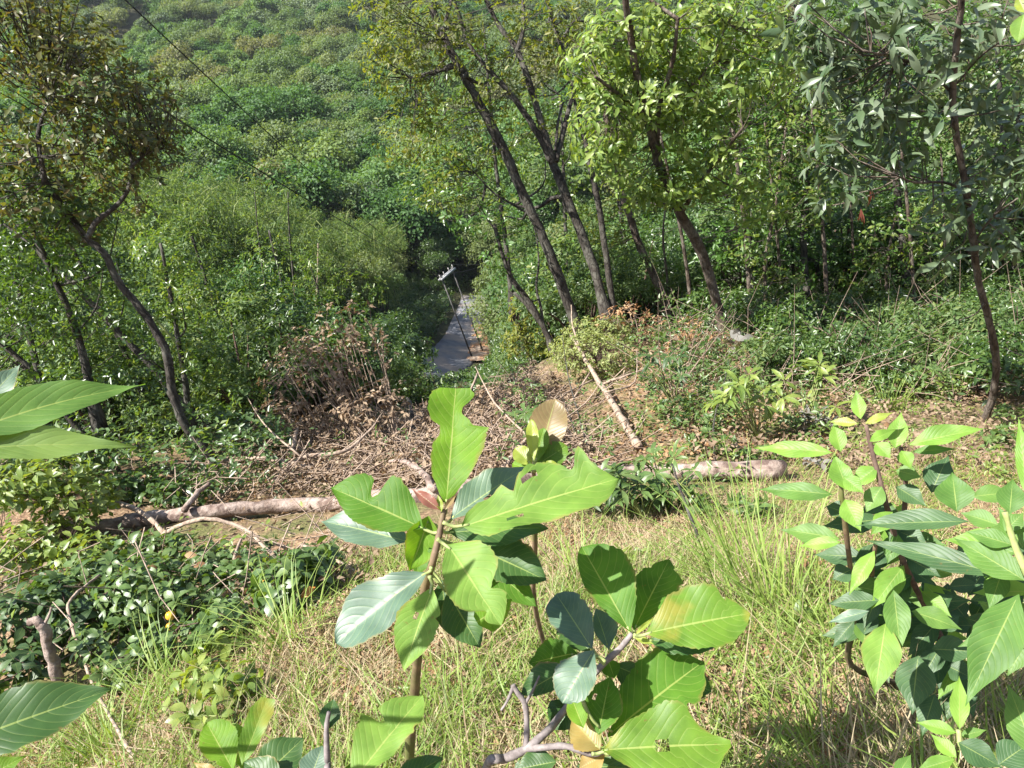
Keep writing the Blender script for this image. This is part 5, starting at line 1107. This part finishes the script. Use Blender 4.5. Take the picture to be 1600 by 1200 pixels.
L_((690, 800), (684, 772), prof(_lan, 5), prof(_lan, 5), BL['yellow'], D1 - .01, tilt=.4, fold=.6)
L_((702, 812), (824, 726), prof(_ell, 28), prof(_ell, 24), BL['sheen'], D1 + .07, tilt=1.2, petiole=(692, 818), holes=((0.3, .45, .11),))
L_((699, 850), (782, 976), [(0, 0), (.06, 16), (.18, 38), (.32, 46), (.45, 47), (.52, 40), (.6, 24), (.66, 16), (.72, 26), (.78, 30), (.86, 22), (.95, 10), (1, 0)], [(0, 0), (.06, 8), (.2, 24), (.35, 34), (.5, 38), (.62, 36), (.7, 30), (.74, 22), (.8, 4), (.86, 14), (.92, 12), (1, 0)], BL['pale'], D1 - .05, tilt=.9, petiole=(683, 842), sag=.1)
L_((745, 972), (800, 936), [(0, 8), (.2, 22), (.5, 18), (.8, 8), (1, 0)], [(0, 6), (.2, 26), (.5, 24), (.8, 12), (1, 0)], BL['bright'], D1 - .03, tilt=.6)
L_((752, 860), (854, 906), prof(_ell, 34), prof(_ell, 32), BL['dark'], D1 + .06, tilt=1.1, petiole=(690, 845))
L_((745, 868), (838, 946), prof(_ell, 24), prof(_ell, 26), BL['green'], D1 + .10, tilt=.9, petiole=(690, 845))
L_((668, 893), (520, 1002), prof(_obov, 36), prof(_obov, 36), BL['sheen'], D1 - .02, tilt=.9, roll=-.3, petiole=(674, 886), sag=.12, fold=.3)
L_((676, 918), (629, 1046), prof(_ell, 29), prof(_ell, 32), BL['pale'], D1 - .06, tilt=.9, petiole=(671, 900), sag=.14)
L_((699, 924), (750, 1012), prof(_ell, 30), prof(_ell, 30), BL['dark'], D1 + .04, tilt=.5, petiole=(672, 896))  # shaded lower leaf, its shade put into the dark blade colour
L_((690, 905), (700, 990), prof(_ell, 16), prof(_ell, 20), BL['dark'], D1 + .08, tilt=.3, petiole=(672, 890))
L_((664, 905), (590, 940), prof(_lan, 10), prof(_lan, 10), BL['yellow'], D1 + .05, tilt=.5)
# young shoot with bronze tip behind it
f2 = drop(P(842, 1010, 2.3))
t = thing('sapling', 'young shoot with bronze and yellow green tip leaves behind the eaten leaf', 'sapling', f2)
D2 = 1.32
stem_tube(t, 'stem', [(838, 960, .6), (836, 850, .2), (834, 780, .06), (834, 728)], D2, .007, .0035, M['stem_red'], root=f2)
for a, b, w, m, tl in (((838, 727), (868, 622), 27, 'bronze', .3), ((838, 727), (886, 696), 17, 'yellowing', .5), ((832, 727), (804, 700), 13, 'yellow', .5), ((834, 722), (830, 654), 9, 'yellow', .3), ((836, 724), (850, 668), 12, 'yellowing', .3), ((838, 730), (872, 726), 7, 'yellow', .8), ((835, 728), (862, 703), 6, 'tan', .4), ((836, 730), (880, 712), 14, 'yellowing', .9), ((832, 735), (800, 724), 10, 'bright', .8)):
    L_(a, b, prof(_obov, w), prof(_obov, w * 1.05), BL[m], D2 + random.uniform(-.03, .03), tilt=tl, petiole=(834, 736))

# 2 the lower sapling right of the middle, on its grey branch
D3 = 1.2
fb = drop(P(735, 1235, 1.9))
t = thing('sapling', 'broad dark leaved sapling on a bent grey branch, right of the middle foreground', 'sapling', fb)
stem_tube(t, 'branch', [(760, 1198, .08), (790, 1185, .03), (822, 1170), (852, 1145, 0), (868, 1128, .02), (900, 1085, .03), (940, 1040, .02), (968, 1014), (988, 990)], D3, .008, .0045, M['stem_grey'], root=fb)
stem_tube(t, 'branch', [(822, 1170), (850, 1168, -.02), (884, 1166, -.03), (925, 1178, -.04), (945, 1174, -.04), (980, 1184, -.04), (1018, 1196, -.04), (1060, 1212, -.04)], D3, .0055, .0035, M['stem_grey'])
stem_tube(t, 'twig', [(822, 1168), (823, 1130), (820, 1100), (810, 1084), (801, 1070)], D3, .005, .004, M['stem_grey'])
stem_tube(t, 'twig', [(821, 1099), (832, 1080), (843, 1056)], D3, .0028, .0015, M['stem_grey'])
stem_tube(t, 'twig', [(802, 1072), (796, 1088), (790, 1100), (783, 1110)], D3, .0030, .0018, M['stem_grey'])
L_((985, 988), (908, 852), prof(_obov, 26), prof(_obov, 52), BL['green'], D3, tilt=.45, petiole=(986, 992))
L_((990, 985), (1046, 872), [(0, 0), (.2, 22), (.5, 32), (.75, 26), (1, 0)], [(0, 0), (.15, 10), (.4, 26), (.65, 34), (.72, 30), (.76, 36), (.85, 24), (1, 0)], BL['green'], D3 + .05, tilt=.5, petiole=(987, 992))
L_((1008, 990), (1172, 956), [(0, 0), (.1, 15), (.3, 40), (.5, 50), (.68, 46), (.76, 42), (.80, 20), (.83, 26), (.9, 18), (1, 0)], prof(_obov, 40), BL['yellowing'], D3 - .03, tilt=1.0, petiole=(990, 992), wave=.018)
L_((1010, 1000), (1120, 1010), prof(_ell, 14), prof(_ell, 18), BL['dark'], D3 + .03, tilt=.8, petiole=(990, 994))
L_((925, 1014), (868, 926), [(0, 0), (.15, 14), (.4, 28), (.65, 32), (.85, 26), (.95, 14), (1, 0)], [(0, 0), (.15, 14), (.4, 28), (.65, 30), (.85, 24), (.95, 14), (1, 0)], BL['sheen'], D3 - .02, tilt=1.3, petiole=(945, 1038))
L_((922, 1018), (876, 968), prof(_obov, 24), prof(_obov, 24), BL['dark'], D3 + .06, tilt=.9)
L_((951, 1014), (930, 950), prof(_ell, 12), prof(_ell, 24), BL['sheen'], D3 + .03, tilt=.9, petiole=(958, 1024))
L_((928, 1016), (878, 1098), prof(_obov, 29), prof(_obov, 30), BL['sheen'], D3 - .05, tilt=1.1, roll=-.2, petiole=(946, 1034))
L_((902, 1020), (826, 1036), prof(_ell, 24), prof(_ell, 26), BL['green'], D3 + .04, tilt=.9, petiole=(935, 1044))
L_((890, 1042), (813, 1086), prof(_ell, 18), prof(_ell, 24), BL['dark'], D3 + .02, tilt=.6, petiole=(925, 1054))
L_((949, 1150), (1100, 1030), [(0, 0), (.1, 10), (.3, 36), (.55, 52), (.75, 50), (.9, 30), (1, 0)], [(0, 0), (.1, 10), (.3, 30), (.55, 46), (.75, 42), (.9, 24), (1, 0)], BL['green'], D3 - .02, tilt=1.0, petiole=(900, 1088))
L_((1075, 1065), (1112, 1080), prof(_ell, 18), prof(_ell, 18), BL['dark'], D3 + .04, tilt=.6)
L_((935, 1148), (953, 1056), prof(_ell, 29), prof(_ell, 28), BL['green'], D3 - .05, tilt=.5, petiole=(905, 1082))
L_((912, 1138), (888, 1078), prof(_lan, 15), prof(_lan, 16), BL['bright'], D3 - .06, tilt=.5)
L_((938, 1172), (893, 1124), prof(_ell, 26), prof(_ell, 24), BL['tan'], D3 - .05, tilt=.6, petiole=(952, 1176))
L_((940, 1172), (1142, 1160), [(0, 0), (.1, 16), (.25, 34), (.4, 46), (.55, 56), (.68, 52), (.74, 34), (.78, 24), (.86, 14), (1, 4)], [(0, 0), (.1, 14), (.3, 36), (.5, 44), (.7, 46), (.86, 42), (.92, 20), (1, 4)], BL['yellowing'], D3 - .07, tilt=1.1, petiole=(925, 1178), wave=.02)
L_((895, 1096), (862, 1140), prof(_ell, 24), prof(_ell, 24), BL['dark'], D3 + .05, tilt=.3)
L_((960, 1040), (1010, 1060), prof(_ell, 14), prof(_ell, 22), BL['dark'], D3 + .06, tilt=.6)
L_((950, 1030), (960, 1060), prof(_ell, 14), prof(_ell, 14), BL['green'], D3 + .04, tilt=.3)
L_((992, 992), (1024, 962), prof(_lan, 3), prof(_lan, 4), BL['yellow'], D3 - .01, tilt=.4, fold=.6)
L_((992, 996), (1022, 1006), prof(_lan, 5), prof(_lan, 5), BL['yellow'], D3 - .01, tilt=.8)
L_((870, 1190), (805, 1202), prof(_ell, 18), prof(_ell, 22), BL['dark'], D3 - .02, tilt=.9)
L_((900, 1196), (1000, 1200), prof(_ell, 14), prof(_ell, 20), BL['dark'], D3 + .02, tilt=.9)
L_((945, 1180), (905, 1200), prof(_ell, 16), prof(_ell, 18), BL['tan'], D3 - .03, tilt=.7)
L_((850, 1205), (790, 1215), prof(_ell, 20), prof(_ell, 20), BL['dark'], D3, tilt=.9)

# 3 bottom edge, left of the middle
D4 = 1.1
f4 = drop(P(520, 1330, 1.7))
t = thing('sapling', 'bright eaten sapling leaves at the bottom edge left of the middle', 'sapling', f4)
stem_tube(t, 'stem', [(520, 1240, .05), (512, 1190), (510, 1140), (514, 1112)], D4, .006, .003, M['stem_grey'], root=f4)
L_((548, 1226), (660, 1084), [(0, 0), (.15, 22), (.3, 36), (.45, 46), (.52, 50), (.56, 20), (.60, 18), (.64, 38), (.78, 30), (.92, 14), (1, 0)], [(0, 0), (.15, 10), (.35, 22), (.6, 24), (.72, 30), (.84, 22), (.95, 10), (1, 0)], BL['pale'], D4 - .02, tilt=.9, petiole=(520, 1246))
L_((509, 1142), (521, 1092), prof(_ell, 15), prof(_ell, 16), BL['dark'], D4, tilt=.5, petiole=(511, 1160))
L_((378, 1196), (418, 1090), [(0, 0), (.2, 14), (.5, 18), (.8, 18), (1, 10)], [(0, 0), (.2, 10), (.5, 14), (.8, 16), (1, 12)], BL['yellowing'], D4 + .1, tilt=.5)
L_((365, 1205), (322, 1128), prof(_obov, 24), prof(_obov, 30), BL['bright'], D4 + .1, tilt=.6)
L_((384, 1205), (360, 1130), prof(_obov, 16), prof(_obov, 18), BL['pale'], D4 + .12, tilt=.5)
L_((400, 1226), (474, 1152), prof(_ell, 32), prof(_ell, 30), BL['dark'], D4, tilt=1.0)
L_((482, 1226), (504, 1164), prof(_ell, 22), prof(_ell, 20), BL['sheen'], D4 - .02, tilt=.9)
L_((440, 1226), (380, 1190), prof(_ell, 22), prof(_ell, 24), BL['dark'], D4 - .02, tilt=1.0)
L_((612, 1232), (692, 1182), prof(_ell, 20), prof(_ell, 24), BL['dark'], D4 + .03, tilt=1.0)
L_((540, 1230), (575, 1190), prof(_ell, 18), prof(_ell, 20), BL['green'], D4 + .03, tilt=.8)
L_((345, 1215), (300, 1190), prof(_lan, 8), prof(_lan, 8), BL['tan'], D4 + .08, tilt=.8)

# 4 long leaves reaching in from the left
D5 = .72
f5 = drop(P(-200, 1000, 1.5) * np.array([1, 1, 1]))
t = thing('sapling', 'long pointed leaves reaching in at the left edge above the thicket', 'sapling', f5)
stem_tube(t, 'stem', [(-160, 1000, .2), (-120, 820, .02), (-90, 700)], D5, .006, .004, M['stem_green'], root=f5)
L_((-90, 690), (226, 596), prof(_lan, 34), prof(_lan, 30), BL['lance'], D5, tilt=.8, petiole=(-92, 705), wave=.012, bend=-.03)
L_((-90, 706), (212, 694), prof(_lan, 26), prof(_lan, 24), BL['spotted'], D5, tilt=.9, petiole=(-92, 712), bend=-.02, wave=.014)
L_((-40, 650), (32, 566), prof(_lan, 24), prof(_lan, 22), BL['sheen'], D5 + .03, tilt=.8)
t = thing('sapling', 'broad dark green pointed leaf at the lower left corner', 'sapling', drop(P(-150, 1300, 1.2)))
stem_tube(t, 'stem', [(-140, 1230, .1), (-110, 1190)], .8, .005, .004, M['stem_green'], root=drop(P(-150, 1300, 1.2)))
L_((-100, 1176), (172, 1074), prof(_ell, 46), prof(_ell, 44), BL['dark'], .8, tilt=1.0, petiole=(-112, 1192), fold=.22)
L_((-30, 1220), (40, 1180), prof(_lan, 16), prof(_lan, 16), BL['yellowing'], .85, tilt=.9)

# 5 the shrub with lance leaves at the right
D6 = 1.35
f6 = drop(P(1520, 1150, 2.1))
t = thing('lance_leaved_shrub', 'bushy light green lance leaved shrub at the right foreground', 'shrub', f6)
for l in ([(1495, 1060, .4), (1465, 984, .25), (1435, 927, .15), (1408, 869, .06), (1388, 800), (1368, 725), (1353, 664)], [(1500, 1100, .5), (1440, 1010, .4), (1415, 930, .3), (1410, 850, .15), (1415, 760, .05), (1408, 700, .02)], [(1345, 1050, .5), (1335, 975, .3), (1330, 900, .15), (1318, 800, .03), (1312, 740)], [(1370, 1060, .55), (1358, 980, .35), (1362, 900, .15), (1368, 850, .05)]):
    stem_tube(t, 'stem', l, D6, .008, .0035, M['stem_dark'] if l[0][0] > 1400 else M['stem_red'], root=f6 + np.array([random.uniform(-.1, .1), 0, 0]))
for a, b, w1, w2, m, dd, tl in (
  ((1301, 707), (1176, 697), 13, 12, 'lance_bright', 0, .9), ((1303, 773), (1180, 761), 15, 12, 'lance', 0, 1.1), ((1345, 655), (1337, 608), 10, 10, 'lance_bright', 0, .3), ((1340, 662), (1293, 658), 6, 7, 'yellow', 0, .8),
  ((1352, 662), (1396, 643), 6, 6, 'yellow', 0, .7), ((1421, 695), (1540, 666), 16, 11, 'lance_bright', 0, .8), ((1314, 706), (1303, 658), 12, 12, 'lance_bright', .02, .3), ((1324, 766), (1303, 708), 17, 14, 'lance_bright', -.02, .5),
  ((1358, 690), (1402, 669), 8, 7, 'lance_bright', -.02, .7), ((1368, 692), (1392, 716), 12, 11, 'lance_bright', -.03, .7), ((1400, 702), (1408, 642), 14, 13, 'lance_bright', .02, .3), ((1408, 704), (1424, 732), 11, 11, 'lance_bright', -.02, .6),
  ((1455, 770), (1482, 710), 20, 20, 'lance_dark', .05, .6), ((1426, 706), (1494, 700), 7, 7, 'lance', .03, 1), ((1495, 800), (1488, 736), 26, 24, 'lance', -.25, .4), ((1519, 776), (1588, 768), 13, 13, 'lance', .02, 1.0),
  ((1312, 842), (1218, 825), 16, 14, 'lance', 0, 1.1), ((1314, 847), (1246, 852), 9, 9, 'lance_bright', -.02, .9), ((1367, 860), (1325, 930), 11, 12, 'lance_bright', -.03, .8), ((1374, 938), (1292, 942), 15, 14, 'lance_dark', .05, 1.0),
  ((1358, 955), (1292, 972), 9, 8, 'sheen', .03, 1.0), ((1396, 922), (1408, 1020), 18, 17, 'lance', 0, .7), ((1384, 974), (1366, 1086), 26, 25, 'pale', -.02, .9), ((1424, 955), (1504, 982), 15, 14, 'lance', .04, 1.0),
  ((1455, 1014), (1530, 1018), 19, 17, 'lance_dark', .1, .9), ((1435, 1024), (1424, 1116), 26, 25, 'lance_dark', .1, .6), ((1461, 1084), (1440, 1150), 16, 16, 'lance_dark', .12, .6), ((1386, 784), (1345, 800), 14, 14, 'lance_dark', .05, .9),
  ((1330, 890), (1300, 905), 14, 14, 'lance_dark', .06, .9), ((1400, 760), (1448, 790), 14, 14, 'lance_dark', .04, 1.0), ((1370, 730), (1330, 760), 13, 13, 'lance_bright', .0, .9), ((1378, 760), (1352, 800), 15, 14, 'lance', -.02, .8),
  ((1395, 800), (1360, 835), 14, 13, 'lance_bright', -.03, .9), ((1400, 735), (1440, 745), 12, 12, 'lance', .03, .9), ((1404, 830), (1450, 850), 15, 15, 'lance_dark', .05, 1), ((1404, 835), (1386, 880), 14, 14, 'lance', .02, .7),
  ((1415, 870), (1470, 900), 15, 15, 'lance_dark', .08, 1), ((1425, 900), (1380, 920), 14, 14, 'lance_dark', .08, .8), ((1448, 950), (1490, 930), 14, 14, 'lance_dark', .12, 1), ((1335, 970), (1300, 1010), 10, 10, 'lance_dark', .15, .8),
  ((1318, 800), (1290, 790), 12, 12, 'lance_dark', .04, .9), ((1320, 780), (1345, 830), 16, 16, 'lance_bright', -.01, .7), ((1318, 745), (1350, 770), 12, 12, 'lance_bright', -.02, .8), ((1466, 985), (1500, 960), 14, 13, 'lance_dark', .15, .8), ((1480, 1040), (1520, 1060), 16, 16, 'lance_dark', .2, .8), ((1470, 1010), (1440, 1060), 15, 15, 'lance_dark', .2, .6)):
    L_(a, b, prof(_lan, w1 * 1.12), prof(_lan, w2 * 1.12), BL[m], D6 + dd, tilt=tl + random.uniform(-.15, .15), roll=random.uniform(-.3, .3), sag=.13, wave=.016, nt=16, nw=3)
for _ in range(80):
    q = random.choice([(1465, 984, .25), (1435, 927, .15), (1408, 869, .06), (1388, 800, 0), (1440, 1010, .4), (1415, 930, .3), (1410, 850, .15), (1335, 975, .3), (1330, 900, .15), (1358, 980, .35), (1362, 900, .15), (1500, 1040, .3), (1490, 900, .2), (1520, 960, .3)])
    a = random.uniform(0, 6.28); l = random.uniform(50, 95); bx, by = q[0] + random.uniform(-12, 12), q[1] + random.uniform(-30, 30)
    L_((bx, by), (bx + l * math.cos(a), by + l * math.sin(a) * .7 + 14), prof(_lan, l * .21), prof(_lan, l * .21), BL[random.choice(['lance_dark', 'lance_dark', 'lance', 'dark', 'lance_bright'])], D6 + q[2] * .7 + random.uniform(.02, .16), tilt=random.uniform(.5, 1.3), roll=random.uniform(-.4, .4), sag=.1, wave=.01, nt=12, nw=2)
D7 = .85
f7 = drop(P(1700, 1150, 1.5))
t = thing('lance_leaved_shrub', 'nearer dark leaved shrub cut off by the right edge', 'shrub', f7)
stem_tube(t, 'stem', [(1690, 1050, .2), (1640, 960, .05), (1610, 905), (1585, 850), (1570, 800)], D7, .006, .003, M['stem_green'], root=f7)
stem_tube(t, 'stem', [(1640, 1250, .1), (1590, 1200, .04), (1510, 1175), (1497, 1140)], D7 + .15, .005, .003, M['stem_green'], root=f7)
for a, b, w1, w2, m, dd, tl in (
  ((1516, 815), (1335, 818), 14, 20, 'lance_dark', .12, 1.3), ((1578, 902), (1348, 840), 20, 20, 'lance_dark', .05, 1.1), ((1602, 908), (1489, 838), 26, 24, 'lance', .0, 1.0), ((1583, 852), (1508, 829), 15, 15, 'lance', .02, .8), ((1592, 928), (1508, 1102), 34, 34, 'lance', -.1, .8),
  ((1499, 1140), (1499, 1054), 14, 14, 'lance_bright', .15, .4), ((1495, 1145), (1430, 1127), 11, 11, 'lance_bright', .15, 1.0), ((1495, 1184), (1454, 1146), 12, 12, 'lance_bright', .15, .7), ((1500, 1150), (1542, 1140), 8, 8, 'lance', .17, 1.0), ((1400, 1215), (1424, 1178), 12, 12, 'lance', .2, .6),
  ((1492, 1186), (1430, 1204), 12, 12, 'lance_bright', .12, .9), ((1497, 1160), (1568, 1200), 20, 22, 'lance_dark', .1, 1.0), ((1622, 1190), (1574, 1066), 26, 26, 'lance', -.1, .6), ((1606, 780), (1591, 650), 11, 13, 'lance_bright', 0, .3), ((1590, 880), (1540, 905), 7, 7, 'lance_bright', .02, .8),
  ((1600, 860), (1560, 790), 16, 16, 'lance', .02, .5), ((1580, 870), (1530, 870), 18, 18, 'lance_dark', .06, 1), ((1560, 820), (1500, 800), 15, 15, 'lance', .05, 1), ((1600, 930), (1540, 980), 14, 14, 'lance_dark', .1, .8), ((1560, 1195), (1610, 1160), 24, 24, 'lance_dark', .05, 1), ((1570, 830), (1600, 800), 14, 14, 'lance', .03, .8)):
    L_(a, b, prof(_lan, w1), prof(_lan, w2), BL[m], D7 + dd, tilt=tl + random.uniform(-.1, .1), roll=random.uniform(-.2, .2), sag=.09, wave=.01, nt=18, nw=3)
for _ in range(26):
    bx, by = random.choice([(1640, 960), (1610, 905), (1585, 850), (1575, 805), (1560, 880), (1600, 1000)]); a = random.uniform(1.6, 4.9); l = random.uniform(60, 120); bx += random.uniform(-14, 14); by += random.uniform(-30, 30)
    L_((bx, by), (bx + l * math.cos(a), by + l * math.sin(a) * .6 + 10), prof(_lan, l * .19), prof(_lan, l * .19), BL[random.choice(['lance_dark', 'lance', 'lance', 'lance_bright'])], D7 + random.uniform(.08, .3), tilt=random.uniform(.5, 1.2), roll=random.uniform(-.3, .3), sag=.1, wave=.01, nt=14, nw=2)
t = thing('hanging_leaves', 'two pale out of frame leaves at the top right corner', 'leaves', P(1640, 20, 3.0))
stem_tube(t, 'stem', [(1660, -60), (1630, -10), (1600, 20)], 3.0, .005, .003, M['stem_green'])
L_((1600, 22), (1590, 66), prof(_ell, 14), prof(_ell, 14), BL['pale'], 3.0, tilt=.5); L_((1602, 20), (1590, -6), prof(_ell, 9), prof(_ell, 9), BL['yellow'], 3.0, tilt=.5)
# ------------------------------------------------------------------ grass
LM['straw'] = leaf_mat('straw_blade', [(.21, .155, .085), (.31, .24, .14), (.38, .31, .20), (.18, .20, .075)], .3, .6, .3, tcol=(1.2, 1.15, .7))
LM['grass'] = leaf_mat('grass_blade', [(.12, .20, .035), (.18, .26, .05), (.25, .31, .08)], .38, .5, .35, tcol=(1.3, 1.3, .5))
LM['litter'] = leaf_mat('litter_leaf', [(.16, .10, .06), (.26, .17, .10), (.34, .26, .15)], .2, .7, .2)
_TG = (np.array([(-.5, 0, 0), (.5, 0, 0), (.42, .5, .10), (-.42, .5, .10), (0, 1, .0)], float), [(0, 1, 2, 3), (3, 2, 4)])
def blades(name, label, n, mat, L, w, up, ztest, r1=10, patch=None):
    p = ground_pts(n, ztest, r0=0.9, r1=r1, az=(-75, 75)); k = len(p)
    if patch is not None:
        if name == 'dry_grass': p = p + 100.0
        f = np.sin(p[:, 0] * patch + 1.3) * np.cos(p[:, 1] * patch * 1.2 - .5) + np.sin(p[:, 0] * patch * 2.7 - p[:, 1] * patch * 2.1) * .6
        p = p[f + rng.normal(size=k) * .5 > (0.0 if name == 'green_grass' else -.35)]; k = len(p)
        if name == 'dry_grass': p = p - 100.0
    A = unit(rng.normal(size=(k, 3)) * np.array([1, 1, .25]) + UP * up * rng.uniform(.2, 1.5, (k, 1))); A[:, 2] = np.abs(A[:, 2]) + .02
    N = unit(rng.normal(size=(k, 3)) * .8 + UP * .6)
    p = p - UP * .01
    tag(link(name, cloud_mesh(name, p, A, N, L * rng.uniform(.4, 1.35, k), w * rng.uniform(.6, 1.3, k), _TG, mat)), label, kind='stuff')
inside = lambda x, y, z: (y > grass_edge(x) + rng.normal(size=len(x)) * 14) & (x > -500) & (x < 2600) & (y < 2000)
blades('dry_grass', 'dry straw coloured grass matted over the hilltop slope', 330000, LM['straw'], .13, .0042, .2, inside, patch=1.6)
blades('green_grass', 'short green grass growing through the straw', 200000, LM['grass'], .15, .0045, .8, inside, patch=2.2)
blades('dry_grass', 'long loose straw stalks lying across the grass', 7000, LM['straw'], .34, .0035, .35, inside)
blades('green_grass', 'long loose green grass blades', 11000, LM['grass'], .30, .005, .7, inside, patch=1.1)
blades('green_grass', 'sparse grass among weeds beyond the log', 40000, LM['grass'], .16, .007, 1.0, lambda x, y, z: (y > 560) & (y < 780) & (x > 1000) & (x < 1800) & (z < 13), r1=14)
litter('ground_litter', 'small crumbled leaf bits in the grass', 200000, inside, LM['litter'], .02, .011, .03, r0=1.3, r1=9)
def tussock(label, px, py, y, n, L, w, spread, up, mat):
    g = G(px, py); y = g[1] if g[1] < 15 else y; f = drop(PY(px, py, y)); t = thing('grass_tussock', label, 'grass', f, 'grass tussocks')
    a = rng.uniform(0, 6.28, n); out = np.stack((np.cos(a), np.sin(a), np.zeros(n)), 1)
    v, lp, tt = [], [], []; 
    for i in range(n):
        l = L * random.uniform(.25, 1.15); b = f + out[i] * random.uniform(0, .26) * L * 2 + rng.normal(size=3) * np.array([.03, .03, 0]); k = random.uniform(.1, 1.3) * spread
        s = np.cross(out[i], UP) * w * .5; i0 = len(v)
        for q in range(5):
            u = q / 4; c = b + UP * l * (u * up - k * .35 * u * u * u * up) + out[i] * l * k * u ** 1.6; ww = s * (1 - u * .85)
            v += [c - s * (1 - u * .9), c + s * (1 - u * .9)]
        for q in range(4): lp += [i0 + q * 2, i0 + q * 2 + 1, i0 + q * 2 + 3, i0 + q * 2 + 2]; tt.append(4)
    o = link('blades', make_mesh('blades', np.array(v) - f, lp, tt, mat), t); o['kind'] = 'stuff'
tussock('tallest pale green grass tussock in the open grass left of the right shrub', 1215, 960, 3.35, 120, .55, .008, .9, .9, LM['grass'])
tussock('pale green grass tussock with tall stalks right behind the tallest one', 1165, 905, 3.75, 90, .55, .008, .7, 1.0, LM['grass'])
tussock('green grass tussock at the lower left edge of the grass', 250, 1090, 3.5, 80, .42, .008, 1.0, .8, LM['grass'])
tussock('loose grass tussock left of the sapling stem', 450, 1010, 3.6, 120, .40, .008, 1.1, .8, LM['grass'])
tussock('grass tussock near the bottom left corner', 170, 1180, 3.0, 90, .32, .007, 1.0, .8, LM['grass'])
tussock('dry tussock below the sapling, right of its stem', 720, 1040, 2.7, 120, .28, .006, 1.2, .6, LM['straw'])
tussock('green tussock under the lower sapling twig', 700, 1130, 2.2, 80, .22, .005, 1.1, .7, LM['grass'])
tussock('grass tussock at the far right below the shrub', 1540, 1120, 2.1, 80, .26, .006, 1.1, .7, LM['straw'])
tussock('grass tussock in the bottom right grass', 1290, 1190, 1.9, 90, .2, .005, 1.1, .7, LM['grass'])
tussock('small tussock left of the log end', 900, 900, 3.9, 80, .32, .007, 1.1, .7, LM['grass'])
tussock('dry tussock in shade of the right shrub', 1330, 1030, 2.6, 90, .3, .006, 1.1, .7, LM['grass'])
tussock('tall grass in the shade beyond the log end', 1390, 640, 7.6, 90, .5, .012, .9, .9, LM['grass'])
# bare stake beside the sapling

# ------------------------------------------------------------------ the air between the hilltop and the far hill
mb = MB(); mb.box(np.array([0, 0, 50.0]), (np.array([1.0, 0, 0]), np.array([0, 1.0, 0]), UP), (1300, 1300, 190))
hm, nt, out = new_mat('haze')
pv = nt.nodes.new('ShaderNodeVolumePrincipled'); pv.inputs['Color'].default_value = (.86, .92, 1.0, 1); pv.inputs['Density'].default_value = HAZE; pv.inputs['Anisotropy'].default_value = 0.2
nt.links.new(pv.outputs[0], out.inputs['Volume'])
if HAZE: tag(mb.build('haze', hm, smooth=False), 'thin pale haze filling the valley air', kind='stuff')
print('ground z', gv[:, 2].min(), gv[:, 2].max())
